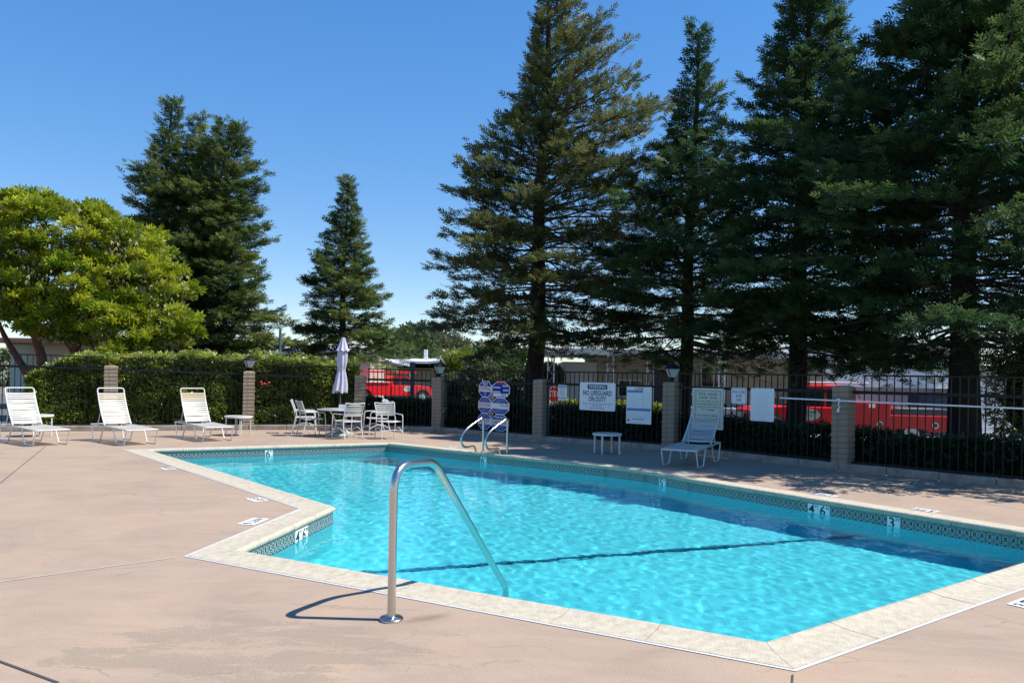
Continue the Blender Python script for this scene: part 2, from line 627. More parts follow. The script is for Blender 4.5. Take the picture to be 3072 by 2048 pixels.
def thing(name, label, cat, loc=(0, 0, 0), rz=0.0, group=None, scale=1.0):
    o = bpy.data.objects.new(name, None)
    o.empty_display_size = 0.1
    C.objects.link(o)
    o.location = loc
    o.rotation_euler = (0, 0, rz)
    o.scale = (scale,) * 3
    o['label'] = label
    o['category'] = cat
    if group:
        o['group'] = group
    return o


def tag(o, label, cat, group=None):
    o['label'] = label
    o['category'] = cat
    if group:
        o['group'] = group
    return o


def copy_tree(root, loc, rz, label=None):
    def rec(o, parent):
        c = o.copy()
        C.objects.link(c)
        c.parent = parent
        for ch in list(o.children):
            rec(ch, c)
        return c
    kids = list(root.children)
    r = root.copy()
    C.objects.link(r)
    r.location = loc
    r.rotation_euler = (0, 0, rz)
    if label:
        r['label'] = label
    for ch in kids:
        rec(ch, r)
    return r


def fillet(pts, rad, n=5):
    """round the corners of a polyline"""
    pts = [Vector(p) for p in pts]
    out = [pts[0]]
    rs = rad if isinstance(rad, (list, tuple)) else [rad] * (len(pts) - 2)
    for i in range(1, len(pts) - 1):
        p, a, b = pts[i], pts[i - 1], pts[i + 1]
        r = min(rs[i - 1], (a - p).length * 0.49, (b - p).length * 0.49)
        s = p + (a - p).normalized() * r
        e = p + (b - p).normalized() * r
        for k in range(n + 1):
            u = k / n
            out.append(s * (1 - u) ** 2 + p * 2 * u * (1 - u) + e * u * u)
    out.append(pts[-1])
    return out


def npmesh(name, V, nv, m, parent=None, tint=None, kind=None):
    """V: (k*nv,3) vertices, faces are consecutive runs of nv"""
    k = len(V) // nv
    me = bpy.data.meshes.new(name)
    me.vertices.add(len(V))
    me.vertices.foreach_set('co', np.ascontiguousarray(V, dtype=np.float32).ravel())
    me.loops.add(k * nv)
    me.loops.foreach_set('vertex_index', np.arange(k * nv, dtype=np.int32))
    me.polygons.add(k)
    me.polygons.foreach_set('loop_start', np.arange(0, k * nv, nv, dtype=np.int32))
    if tint is not None:
        at_ = me.attributes.new('tint', 'FLOAT', 'FACE')
        at_.data.foreach_set('value', tint.astype(np.float32))
    me.update(calc_edges=True)
    me.materials.append(m)
    o = bpy.data.objects.new(name, me)
    C.objects.link(o)
    if parent is not None:
        o.parent = parent
    if kind:
        o['kind'] = kind
    return o


def flat_poly(name, poly, z, m, holes=(), kind='structure', parent=None):
    loops = [[Vector((p[0], p[1], 0)) for p in poly]] + [[Vector((p[0], p[1], 0)) for p in h] for h in holes]
    tris = tessellate_polygon(loops)
    vs = [(p.x, p.y, z) for l in loops for p in l]
    fs = []
    for a, b, c in tris:
        n = (Vector(vs[b]) - Vector(vs[a])).cross(Vector(vs[c]) - Vector(vs[a]))
        fs.append((a, b, c) if n.z > 0 else (a, c, b))
    me = bpy.data.meshes.new(name)
    me.from_pydata(vs, [], fs)
    me.materials.append(m)
    o = bpy.data.objects.new(name, me)
    C.objects.link(o)
    if kind:
        o['kind'] = kind
    if parent is not None:
        o.parent = parent
    return o


def text(body, m, parent, loc, size, width=None, rot=(R(90), 0, 0), bold=0.0, align='CENTER', name='lettering', ext=0.0006, height=None):
    cu = bpy.data.curves.new(name, 'FONT')
    cu.body = body
    cu.size = size
    cu.align_x = align
    cu.align_y = 'CENTER'
    cu.extrude = ext
    cu.offset = bold * size
    cu.resolution_u = 2
    cu.materials.append(m)
    o = bpy.data.objects.new(name, cu)
    C.objects.link(o)
    o.parent = parent
    o.location = loc
    o.rotation_euler = rot
    if width:
        TEXTS.append((o, width))
    return o


TEXTS = []


def ellipse(px0, px1):
    pass


# ------------------------------------------------------------------ the pool
def P2(px, py, z=0.0):
    p = at(px, py, z)
    return Vector((p.x, p.y))


pA, pB = P2(448, 1351), P2(1163, 1331)
pM1, pM2 = P2(1820, 1399.5), P2(1935, 1415)
pM3 = P2(2070, 1439)
pG = P2(3072, 1599)
pC, pD = P2(1006, 1523), P2(719, 1655)
pE, pF = P2(2292, 1930), P2(3072, 1688)


def isect(a, b, c, d):
    r, s = b - a, d - c
    t = ((c - a).x * s.y - (c - a).y * s.x) / (r.x * s.y - r.y * s.x)
    return a + r * t


pK = isect(pE, pF, pM3, pG)
POOL = [pA, pC, pD, pE, pK, pM3, pM2, pM1, pB]          # counter-clockwise
POOL = [Vector((p.x, p.y)) for p in POOL]
area = sum(POOL[i].x * POOL[(i + 1) % len(POOL)].y - POOL[(i + 1) % len(POOL)].x * POOL[i].y for i in range(len(POOL)))
if area < 0:
    POOL.reverse()


def offset(poly, d):
    """counter-clockwise polygon moved outwards by d"""
    out = []
    n = len(poly)
    for i in range(n):
        a, b, c = poly[i - 1], poly[i], poly[(i + 1) % n]
        e1, e2 = (b - a).normalized(), (c - b).normalized()
        n1, n2 = Vector((e1.y, -e1.x)), Vector((e2.y, -e2.x))
        bis = (n1 + n2)
        k = 1 + n1.dot(n2)
        out.append(b + bis * (d / k))
    return out


WZ = -0.165
COPW = 0.33
inner = offset(POOL, 0.025)          # wall plane set back under the coping nose
outer = offset(POOL, COPW)
pool = bpy.data.objects.new('swimming_pool', None)
C.objects.link(pool)
pool['kind'] = 'structure'


def floor_z(p):
    # deep towards the far left corner, shallow towards the near right
    d = (Vector((p[0], p[1])) - Vector((2.2, 5.2))).dot(Vector((-0.62, 0.78)))
    return -1.05 - 0.62 * max(0.0, min(1.0, (d - 0.5) / 9.0))


mb = MB()
n = len(inner)
for i in range(n):
    a, b = inner[i], inner[(i + 1) % n]
    mb.add([(a.x, a.y, -0.03), (b.x, b.y, -0.03), (b.x, b.y, floor_z(b)), (a.x, a.y, floor_z(a))], [(0, 1, 2, 3)])
mb.build('pool_wall', PLASTER, pool, kind='structure')
fl = flat_poly('pool_floor', [(p.x, p.y) for p in inner], 0, PLASTER, parent=pool)
for v in fl.data.vertices:
    v.co.z = floor_z(v.co)
# dark tile line across the floor
la, lb = Vector((-2.25, 7.35)), Vector((4.30, 9.35))
lm = MB()
for i in range(24):
    t0, t1 = i / 24, (i + 1) / 24
    a, b = la.lerp(lb, t0), la.lerp(lb, t1)
    q = (lb - la).normalized()
    s = Vector((-q.y, q.x)) * 0.048
    vs = []
    for p in (a - s, b - s, b + s, a + s):
        vs.append((p.x, p.y, floor_z(p) + 0.03))
    lm.add(vs, [(0, 1, 2, 3)])
lm.build('floor_line', FLOORLINE, pool)

# coping stones: cross-section from the outer edge to the bullnose over the water
prof = [(COPW, -0.02), (COPW, 0.006), (0.20, 0.004), (0.10, 0.006), (0.05, 0.016), (0.022, 0.018), (0.004, 0.008), (-0.004, -0.012), (0.002, -0.034), (0.020, -0.050), (0.06, -0.052)]
rng = random.Random(4)
ci = 0
for i in range(n):
    a, b = POOL[i], POOL[(i + 1) % n]
    e = (b - a)
    L = e.length
    e.normalize()
    nrm = Vector((e.y, -e.x))
    oa, ob = outer[i], outer[(i + 1) % n]
    # parameter of the mitre at each cross-section offset
    ta1 = (oa - a).dot(e)
    tb1 = (ob - a).dot(e)
    cnt = max(1, round(L / 0.62))
    for k in range(cnt):
        t0, t1 = L * k / cnt, L * (k + 1) / cnt
        g0 = 0.0015 if k == 0 else 0.0035
        g1 = 0.0015 if k == cnt - 1 else 0.0035
        dz = rng.uniform(-0.0015, 0.0015)
        vs = []
        for end in (0, 1):
            for (o_, z_) in prof:
                s = o_ / COPW
                if end == 0:
                    t = (t0 + (ta1 * s if k == 0 else 0)) + g0
                else:
                    t = (t1 + ((tb1 - L) * s if k == cnt - 1 else 0)) - g1
                p = a + e * t + nrm * o_
                vs.append((p.x, p.y, z_ + dz))
        m_ = len(prof)
        fs = [tuple(range(m_)), tuple(range(2 * m_ - 1, m_ - 1, -1))]
        for j in range(m_):
            j2 = (j + 1) % m_
            fs.append((j2, j, j + m_, j2 + m_))
        q = MB()
        q.add(vs, fs)
        q.build('coping_stone', COPING, pool, smooth=True)
# mortar bed just under the stones
q = MB()
bo = offset(POOL, COPW - 0.004)
bi = offset(POOL, 0.012)
for i in range(n):
    j = (i + 1) % n
    q.add([(bi[i].x, bi[i].y, -0.004), (bi[j].x, bi[j].y, -0.004), (bo[j].x, bo[j].y, -0.004), (bo[i].x, bo[i].y, -0.004)], [(0, 3, 2, 1)])
q.build('joint_mortar', JOINTL, pool)

# waterline tiles
TW = 0.152
tile_mesh = None
for i in range(n):
    a, b = inner[i], inner[(i + 1) % n]
    e = b - a
    L = e.length
    e.normalize()
    nin = Vector((-e.y, e.x))
    cnt = max(1, int(L / TW))
    pad = (L - cnt * TW) / 2
    ang = math.atan2(e.y, e.x)
    for k in range(cnt):
        c = a + e * (pad + TW * (k + 0.5)) + nin * 0.004
        if tile_mesh is None:
            q = MB()
            q.box((0, 0, 0), (TW - 0.003, 0.008, 0.155))
            o = q.build('waterline_tile', LATT, pool)
            tile_mesh = o.data
        else:
            o = bpy.data.objects.new('waterline_tile', tile_mesh)
            C.objects.link(o)
            o.parent = pool
        o.location = (c.x, c.y, -0.135)
        o.rotation_euler = (0, 0, ang)
q = MB()
for i in range(n):
    a, b = offset(POOL, 0.0235)[i], offset(POOL, 0.0235)[(i + 1) % n]
    q.add([(a.x, a.y, -0.05), (b.x, b.y, -0.05), (b.x, b.y, -0.22), (a.x, a.y, -0.22)], [(0, 1, 2, 3)])
q.build('tile_grout', pmat('grout', (0.16, 0.20, 0.20), 0.8), pool)


def edge_marker(px, py, strs):
    """white depth tiles set in the waterline band nearest the given pixel"""
    g = P2(px, py, -0.11)
    best = None
    for i in range(n):
        a, b = inner[i], inner[(i + 1) % n]
        e = b - a
        L = e.length
        e.normalize()
        t = max(0.1, min(L - 0.1, (g - a).dot(e)))
        p = a + e * t
        d = (g - p).length
        if best is None or d < best[0]:
            best = (d, p, e)
    d, p, e = best
    nin = Vector((-e.y, e.x))
    wd = 0.155 * len(strs)
    o = bpy.data.objects.new('depth_marker', None)
    C.objects.link(o)
    o.parent = pool
    o.location = (p.x + nin.x * 0.0105, p.y + nin.y * 0.0105, -0.135)
    o.rotation_euler = (0, 0, math.atan2(-e.y, -e.x))
    for k, (big, small) in enumerate(strs):
        x = (k - (len(strs) - 1) / 2) * 0.155
        MB().box((x, 0, 0), (0.152, 0.006, 0.157)).build('marker_tile', MARKW, o)
        text(big, BLACKINK, o, (x - 0.022, -0.0045, 0.005), 0.17, bold=0.015)
        text(small, BLACKINK, o, (x + 0.047, -0.0045, 0.048), 0.045, bold=0.01)
    return o


edge_marker(825, 1365, [('6', 'FT')])
edge_marker(1430, 1380, [('6', 'FT')])
edge_marker(1970, 1446, [('5', 'FT')])
edge_marker(2428, 1530, [('4', 'FT'), ('6', 'IN')])
edge_marker(2647, 1570, [('3', 'FT')])
edge_marker(900, 1600, [('4', 'FT'), ('6', 'IN')])

# water surface: a finely meshed sheet with low ripples
wp = offset(POOL, 0.015)
xs = [p.x for p in wp]
ys = [p.y for p in wp]
st = 0.031
nx = int((max(xs) - min(xs)) / st) + 2
ny = int((max(ys) - min(ys)) / st) + 2
X, Y = np.meshgrid(min(xs) - st * 0.5 + np.arange(nx) * st, min(ys) - st * 0.5 + np.arange(ny) * st, indexing='ij')
rg = np.random.RandomState(7)
Z = np.zeros_like(X)
for _ in range(60):
    lam = 0.09 * (0.65 / 0.09) ** (rg.uniform() ** 1.45)
    th = rg.uniform(0, 2 * math.pi)
    k = 2 * math.pi / lam
    Z += WAVE * lam / (2 * math.pi) * (0.5 if lam > 0.35 else 1.0) * np.sin(k * (X * math.cos(th) + Y * math.sin(th)) + rg.uniform(0, 6.28))
ins = np.zeros(X.shape, bool)
cx, cyy = X + st / 2, Y + st / 2
wq = offset(POOL, 0.015 + st)
m_ = len(wq)
for i in range(m_):
    a, b = wq[i], wq[(i + 1) % m_]
    if a.y == b.y:
        continue
    cross = ((a.y > cyy) != (b.y > cyy)) & (cx < (b.x - a.x) * (cyy - a.y) / (b.y - a.y) + a.x)
    ins ^= cross
ins = ins[:-1, :-1]
ii, jj = np.nonzero(ins)
idx = lambda i, j: i * ny + j
faces = np.stack([idx(ii, jj), idx(ii + 1, jj), idx(ii + 1, jj + 1), idx(ii, jj + 1)], 1)
used, inv = np.unique(faces, return_inverse=True)
V = np.stack([X.ravel(), Y.ravel(), Z.ravel()], 1)[used]
faces = inv.reshape(faces.shape)
me = bpy.data.meshes.new('pool_water')
me.vertices.add(len(V))
me.vertices.foreach_set('co', np.ascontiguousarray(V, dtype=np.float32).ravel())
me.loops.add(faces.size)
me.loops.foreach_set('vertex_index', np.ascontiguousarray(faces, dtype=np.int32).ravel())
me.polygons.add(len(faces))
me.polygons.foreach_set('loop_start', np.arange(0, faces.size, 4, dtype=np.int32))
me.update(calc_edges=True)
me.materials.append(WATER)
me.shade_smooth()
water = bpy.data.objects.new('pool_water', me)
C.objects.link(water)
water.location.z = WZ
water['kind'] = 'structure'
water.cycles.is_caustics_caster = True
for o_ in pool.children:
    if o_.name.startswith(('pool_wall', 'pool_floor', 'floor_line')):
        o_.cycles.is_caustics_receiver = True

# ------------------------------------------------------------------ deck, kerb, ground
GAP = 0.34
FL = [Vector((-14.6, 16.9)), Vector((-9.74, 18.6)), Vector((-6.79, 19.81)), Vector((-4.07, 20.55)), Vector((-2.01, 20.37)), Vector((0.60, 18.01)), Vector((3.27, 16.04)), Vector((5.63, 13.16)), Vector((8.9, 9.75)), Vector((12.2, 6.2))]
deck_out = [(-14.6, -6), (12.2, -6)] + [(p.x, p.y) for p in reversed(FL)]
hole = [(p.x, p.y) for p in offset(POOL, COPW + 0.012)]
deck = flat_poly('pool_deck', deck_out, 0.0, DECK, holes=[hole])
# caulk line round the coping
q = MB()
c0, c1 = offset(POOL, COPW + 0.001), offset(POOL, COPW + 0.024)
for i in range(n):
    j = (i + 1) % n
    q.add([(c0[i].x, c0[i].y, 0.004), (c0[j].x, c0[j].y, 0.004), (c1[j].x, c1[j].y, 0.004), (c1[i].x, c1[i].y, 0.004),
           (c0[i].x, c0[i].y, -0.03), (c0[j].x, c0[j].y, -0.03)], [(0, 3, 2, 1), (0, 1, 5, 4)])
q.build('caulk_line', CAULK, deck)


def joint(a, b, wd, m):
    a, b = P2(*a) if isinstance(a, tuple) else a, P2(*b) if isinstance(b, tuple) else b
    e = (b - a).normalized()
    s = Vector((-e.y, e.x)) * wd / 2
    rr = random.Random(int(a.x * 100))
    q = MB()
    k = 14
    pts = [a.lerp(b, i / k) for i in range(k + 1)]
    for i in range(k):
        p, r_ = pts[i], pts[i + 1]
        q.add([(*(p - s), 0.004), (*(r_ - s), 0.004), (*(r_ + s), 0.004), (*(p + s), 0.004)], [(0, 1, 2, 3)])
    q.build('control_joint', m, deck)


joint((0, 1745), (528, 1672), 0.014, JOINTL)
joint((-60, 1962), (175, 2048), 0.016, JOINTD)
joint((-8, 1456), (135, 1340), 0.012, JOINTD)
joint((2470, 1497), (2640, 1456), 0.014, JOINTL)
joint((2640, 1456), (3072, 1530), 0.008, JOINTD)
joint((2378, 2024), (2374, 2090), 0.010, JOINTD)
joint((1500, 1415), (1470, 1380), 0.008, JOINTD)


def deck_marker(px, py, body):
    """white plate with black figures let into the deck, read from the pool side"""
    g = P2(px, py)
    best = None
    for i in range(n):
        a, b = POOL[i], POOL[(i + 1) % n]
        e = b - a
        L = e.length
        e.normalize()
        t = max(0.0, min(L, (g - a).dot(e)))
        d = (g - (a + e * t)).length
        if best is None or d < best[0]:
            best = (d, a + e * t, e)
    d, p, e = best
    out = Vector((e.y, -e.x))
    c = p + out * max(d, 0.50)
    o = bpy.data.objects.new('depth_plate', None)
    C.objects.link(o)
    o.parent = deck
    o.location = (c.x, c.y, 0.003)
    o.rotation_euler = (0, 0, math.atan2(e.y, e.x))
    wd = 0.34 if len(body) > 4 else 0.27
    MB().box((0, 0, 0.001), (wd, 0.17, 0.004)).build('plate', MARKW, o)
    text(body, BLACKINK, o, (0, 0, 0.0045), 0.14, width=wd * 0.86, rot=(0, 0, 0), bold=0.012)


deck_marker(505, 1405, '6 FT')
deck_marker(783, 1497, '5 FT')
deck_marker(780, 1565, '4 FT 6')
deck_marker(2420, 1490, '4 FT 6')
deck_marker(2715, 1540, '3 FT')
deck_marker(2030, 1421, '5 FT')
deck_marker(3085, 1812, '3 FT')
deck_marker(1350, 1341, '6 FT')

# planting bed behind the fence, falling to street level
bed_in = [(p.x, p.y) for p in FL]
e2 = []
for i, p in enumerate(FL):
    a = FL[max(i - 1, 0)]
    b = FL[min(i + 1, len(FL) - 1)]
    d = (b - a).normalized()
    e2.append((p, Vector((-d.y, d.x))))
q = MB()
rows = [(0.0, 0.02), (0.6, 0.05), (2.2, 0.0), (4.0, -0.25), (6.5, -0.5)]
for k, (d, z) in enumerate(rows):
    for p, nn in e2:
        r_ = p + nn * d
        q.v.append((r_.x, r_.y, z))
mm = len(e2)
for k in range(len(rows) - 1):
    for i in range(mm - 1):
        q.f.append((k * mm + i, k * mm + i + 1, (k + 1) * mm + i + 1, (k + 1) * mm + i))
q.build('planting_bed', SOIL, kind='structure')
rim = [(q.v[(len(rows) - 1) * mm + i][0], q.v[(len(rows) - 1) * mm + i][1]) for i in range(mm)]
gr_hole = [(-14.6, -6.2), (12.4, -6.2)] + list(reversed(rim))
flat_poly('ground', [(-900, -300), (900, -300), (900, 2000), (-900, 2000)], -0.504, GROUNDM, holes=[gr_hole])
flat_poly('street', [(-60, 33), (-8, 30.5), (5, 27), (14, 21), (30, 8), (44, 24), (20, 31.5), (4, 50), (-60, 62)], -0.496, ASPH)
flat_poly('driveway', [(4, 30.5), (22, 22), (30, 30), (12, 42)], -0.490, CONC)

# kerb blocks under the fence
kerb = bpy.data.objects.new('kerb', None)
C.objects.link(kerb)
kerb['kind'] = 'structure'
rng = random.Random(8)
for i in range(len(FL) - 1):
    a, b = FL[i], FL[i + 1]
    L = (b - a).length
    cnt = max(1, round(L / 0.82))
    e = (b - a).normalized()
    nn = Vector((-e.y, e.x))
    for k in range(cnt):
        l = L / cnt
        c = a + e * (l * (k + 0.5)) + nn * (0.10 + rng.uniform(-0.004, 0.004))
        q = MB()
        q.box((0, 0, 0), (l - 0.008, 0.20, 0.13))
        o = q.build('kerb_block', CURB, kerb, bevel=0.012)
        o.location = (c.x, c.y, 0.062 + rng.uniform(-0.003, 0.003))
        o.rotation_euler = (0, 0, math.atan2(e.y, e.x))

# ------------------------------------------------------------------ pillars
CH = 0.0945
block_m = {}


def pillar(p, top, ang, label, sz=0.285, dark=False, dome=False):
    t = thing('block_pillar', label, 'pillar', (p[0], p[1], 0), ang, 'slump block pillars of the pool fence')
    MB().box((0, 0, top / 2 - 0.01), (sz - 0.012, sz - 0.012, top - 0.04)).build('mortar_core', MORTAR, t)
    cnt = int(round(top / CH))
    h = top / cnt
    rr = random.Random(int(p[0] * 31))
    for k in range(cnt):
        key = (round(h, 4), sz, k % 3, k == cnt - 1)
        if key not in block_m:
            q = MB()
            hh = h - 0.006
            s2 = sz / 2
            bulge = 0.0012 + 0.0012 * (k % 3)
            pf = [(s2 - 0.003, -hh / 2), (s2 + bulge * 0.6, -hh * 0.25), (s2 + bulge, 0.0), (s2 + bulge * 0.4, hh * 0.3), (s2 - 0.005, hh / 2)]
            if k == cnt - 1:
                pf += [(s2 * 0.82, hh / 2 + 0.012), (s2 * 0.4, hh / 2 + 0.022)]
            vs, fs = [], []
            for (r_, z) in pf:
                vs += [(-r_, -r_, z), (r_, -r_, z), (r_, r_, z), (-r_, r_, z)]
            for a_ in range(len(pf) - 1):
                for b_ in range(4):
                    fs.append((a_ * 4 + b_, a_ * 4 + (b_ + 1) % 4, (a_ + 1) * 4 + (b_ + 1) % 4, (a_ + 1) * 4 + b_))
            fs.append((3, 2, 1, 0))
            e_ = (len(pf) - 1) * 4
            fs.append((e_, e_ + 1, e_ + 2, e_ + 3))
            q.add(vs, fs)
            o = q.build('block', BLOCK if not dark else BLOCKD, t)
            block_m[key] = o.data
        else:
            o = bpy.data.objects.new('block', block_m[key])
            C.objects.link(o)
            o.parent = t
        o.location = (rr.uniform(-0.003, 0.003), rr.uniform(-0.003, 0.003), h * (k + 0.5))
        o.rotation_euler = (0, 0, rr.uniform(-0.008, 0.008))
    return t


def fang(i):
    a, b = FL[max(i - 1, 0)], FL[min(i + 1, len(FL) - 1)]
    return math.atan2(b.y - a.y, b.x - a.x)


PIL = {}
spec = [('L0', 1, 1.57, 'block pillar behind the lounger second from left, shaded grey'), ('L1', 2, 1.50, 'sunlit block pillar with lantern beside the small round table'),
        ('G', 3, 1.44, 'block pillar just right of the closed umbrella'), ('P1', 4, 1.44, 'block pillar topped by a lantern left of the octagon signs'),
        ('P2', 5, 1.44, 'block pillar without lantern between octagon signs and pool rules sign'), ('P3', 6, 1.44, 'lantern-topped block pillar beside the single lounger'),
        ('P4', 7, 1.44, 'nearest block pillar with white pole hooked across it')]
for nm, i, top, lab in spec:
    e = (FL[min(i + 1, len(FL) - 1)] - FL[i - 1]).normalized()
    nn = Vector((-e.y, e.x))
    p = FL[i] + nn * 0.16
    PIL[nm] = p
    pillar((p.x, p.y), top, fang(i), lab)


# ------------------------------------------------------------------ lanterns
def lantern_parts(t):
    q = MB()
    q.box((0, 0, 0.006), (0.10, 0.10, 0.012))
    q.lathe([(0.035, 0.01), (0.028, 0.05), (0.034, 0.07), (0.03, 0.085)], 8)
    q.build('base', IRON, t)
    # tapered glass body
    b0, b1, z0, z1 = 0.062, 0.128, 0.095, 0.285
    q = MB()
    vs = []
    for r_, z in ((b0, z0), (b1, z1)):
        vs += [(-r_, -r_, z), (r_, -r_, z), (r_, r_, z), (-r_, r_, z)]
    for k in range(4):
        g = MB()
        k2 = (k + 1) % 4
        g.add([vs[k], vs[k2], vs[4 + k2], vs[4 + k]], [(0, 1, 2, 3)])
        g.build('pane', LAMPG, t)
    for k in range(4):
        q.tube([vs[k], vs[k + 4]], 0.008, 5)
        q.tube([vs[k], vs[(k + 1) % 4]], 0.008, 5)
        q.tube([vs[k + 4], vs[4 + (k + 1) % 4]], 0.008, 5)
    q.box((0, 0, z0 - 0.006), (b0 * 2, b0 * 2, 0.012))
    q.build('frame', IRON, t)
    q = MB()
    rf = [(0.178, 0.283), (0.182, 0.292), (0.120, 0.345), (0.062, 0.372), (0.066, 0.380), (0.028, 0.400)]
    vs, fs = [], []
    for (r_, z) in rf:
        for k in range(8):
            a = 2 * math.pi * (k + 0.5) / 8
            vs.append((r_ * math.cos(a), r_ * math.sin(a), z))
    for i in range(len(rf) - 1):
        for k in range(8):
            fs.append((i * 8 + k, i * 8 + (k + 1) % 8, (i + 1) * 8 + (k + 1) % 8, (i + 1) * 8 + k))
    fs.append(tuple(range(7, -1, -1)))
    fs.append(tuple(len(vs) - 8 + k for k in range(8)))
    q.add(vs, fs)
    q.build('roof', IRON, t)
    MB().lathe([(0.012, 0.395), (0.006, 0.42), (0.013, 0.435), (0.004, 0.455)], 8).build('finial', IRON, t)


lt = thing('lantern', 'dark lantern on the pillar left of the octagon signs', 'lantern', (PIL['P1'].x, PIL['P1'].y, 1.452), R(20), 'lanterns standing on fence pillars')
lantern_parts(lt)
copy_tree(lt, (PIL['P3'].x, PIL['P3'].y, 1.452), R(5), 'dark lantern on the pillar beside the single lounger')
copy_tree(lt, (PIL['L1'].x, PIL['L1'].y, 1.512), R(40), 'dark lantern on the sunlit pillar before the hedge')


# ------------------------------------------------------------------ fence panels
def seg_pt(i, t, off):
    a, b = FL[i], FL[i + 1]
    e = (b - a).normalized()
    nn = Vector((-e.y, e.x))
    return a + (b - a) * t + nn * off


picket_m = {}


def fence_panel(i, za, zb, label, ends=(0.17, 0.17), scroll=None):
    a, b = FL[i], FL[i + 1]
    e = (b - a)
    L = e.length
    e.normalize()
    nn = Vector((-e.y, e.x))
    o0 = a + nn * 0.16
    t = thing('fence_panel', label, 'fence', (o0.x, o0.y, 0), math.atan2(e.y, e.x), 'black iron fence panels between the pillars')
    x0, x1 = ends[0], L - ends[1]
    zt = lambda x: za + (zb - za) * x / L
    sx0 = x0 + (0.16 if scroll and 'a' in scroll else 0)
    sx1 = x1 - (0.22 if scroll and 'b' in scroll else 0)
    MB().bar((sx0, 0, zt(sx0) - 0.014), (sx1, 0, zt(sx1) - 0.014), 0.030, 0.028).build('top_rail', IRON, t)
    MB().bar((x0, 0, zt(x0) - 0.30), (x1, 0, zt(x1) - 0.30), 0.040, 0.056).build('middle_rail', IRON, t)
    MB().bar((x0, 0, 0.155), (x1, 0, 0.155), 0.032, 0.032).build('bottom_rail', IRON, t)
    cnt = int((sx1 - sx0) / 0.122)
    hgt = round((za + zb) / 2 - 0.03 - 0.15, 3)
    if hgt not in picket_m:
        q = MB()
        q.box((0, 0, hgt / 2), (0.016, 0.016, hgt))
        me_ = bpy.data.meshes.new('picket')
        me_.from_pydata(q.v, [], q.f)
        me_.materials.append(IRON)
        picket_m[hgt] = me_
    for k in range(cnt + 1):
        x = sx0 + 0.02 + (sx1 - sx0 - 0.04) * k / cnt
        o = bpy.data.objects.new('picket', picket_m[hgt])
        C.objects.link(o)
        o.parent = t
        o.location = (x, 0.001, 0.15 + zt(x) - (za + zb) / 2)
    if scroll:
        for s in scroll:
            xx, sg = (sx0, -1) if s == 'a' else (sx1, 1)
            z = zt(xx) - 0.02
            pts = []
            for k in range(15):
                u = k / 14
                an = 2.6 * math.pi * (1 - u)
                rr_ = 0.012 + 0.045 * (1 - u) * 0.9
                pts.append((sg * (0.01 + 0.045 * math.cos(math.pi - an) * (0.35 + 0.65 * u)) - sg * 0.02, 0, 0.075 + 0.045 * math.sin(an) * (0.35 + 0.65 * u)))
            pts = [(xx + p[0], 0, z + p[2]) for p in pts]
            tail = [(xx + sg * 0.05, 0, z + 0.03), (xx + sg * 0.11, 0, z - 0.07), (xx + sg * 0.15, 0, z - 0.10), (xx + sg * 0.20, 0, z - 0.09), (xx + sg * 0.21, 0, z - 0.05),
                    (xx + sg * 0.18, 0, z - 0.035), (xx + sg * 0.165, 0, z - 0.06)]
            MB().tube(pts + tail, 0.0075, 5).build('scroll', IRON, t)
            pts2 = [(xx + sg * (0.19 + 0.05 * math.sin(k / 9 * 4.2)), 0, z - 0.10 - 0.017 * k) for k in range(9) if z - 0.10 - 0.017 * k > 1.445]
            if len(pts2) > 2:
                MB().tube(pts2, 0.007, 5).build('scroll', IRON, t)
    return t


fence_panel(0, 1.86, 1.80, 'fence panel at far left before the hedge and red-barked tree', (0.0, 0.17))
fence_panel(1, 1.79, 1.74, 'fence panel between the shaded and the sunlit left pillars')
fence_panel(2, 1.72, 1.68, 'fence panel behind the patio table and closed umbrella')
fence_panel(3, 1.66, 1.65, 'fence panel in front of the distant red utility truck')
fence_panel(4, 1.65, 1.65, 'fence panel that carries the octagon sign board', scroll='b')
fence_panel(5, 1.65, 1.65, 'fence panel that carries the warning sign')
fence_panel(6, 1.65, 1.65, 'fence panel that carries the pool hours board', scroll='b')
fence_panel(7, 1.65, 1.65, 'nearest fence panel right of the last pillar', (0.17, 0.0), scroll='a')
fence_panel(8, 1.65, 1.65, 'continuing fence panel leaving the frame at right', (0.0, 0.0))


# ------------------------------------------------------------------ signs on the fence
def on_line(px, a, b):
    """where the vertical plane through this pixel column cuts the line a-b"""
    ray = P2(px, 1400)
    return isect(Vector((0, 0)), ray, a, b)


def sign(px0, px1, py0, py1, i, name, label, off=-0.03, roll=0.0, cat='sign'):
    a, b = FL[i], FL[i + 1]
    e = (b - a).normalized()
    nn = Vector((-e.y, e.x))
    o_ = nn * (0.16 + off)
    p0 = on_line(px0, a + o_, b + o_)
    p1 = on_line(px1, a + o_, b + o_)
    c = (p0 + p1) / 2
    z1 = atd((px0 + px1) / 2, py0, c.y).z
    z0 = atd((px0 + px1) / 2, py1, c.y).z
    t = thing(name, label, cat, (c.x, c.y, z0), math.atan2(e.y, e.x))
    t.rotation_euler = (0, roll, math.atan2(e.y, e.x))
    return t, (p1 - p0).length, z1 - z0


def panel(t, wd, ht, m, r_=0.03, name='sheet', th=0.004, y=0.0, x=0.0, z=None):
    z = ht / 2 if z is None else z
    pts = []
    for cx_, cz_, a0 in ((wd / 2 - r_, ht / 2 - r_, 0), (-wd / 2 + r_, ht / 2 - r_, 90), (-wd / 2 + r_, -ht / 2 + r_, 180), (wd / 2 - r_, -ht / 2 + r_, 270)):
        for k in range(5):
            an = R(a0 + 22.5 * k)
            pts.append((x + cx_ + r_ * math.cos(an), z + cz_ + r_ * math.sin(an)))
    return MB().prism(pts, y - th, y).build(name, m, t)


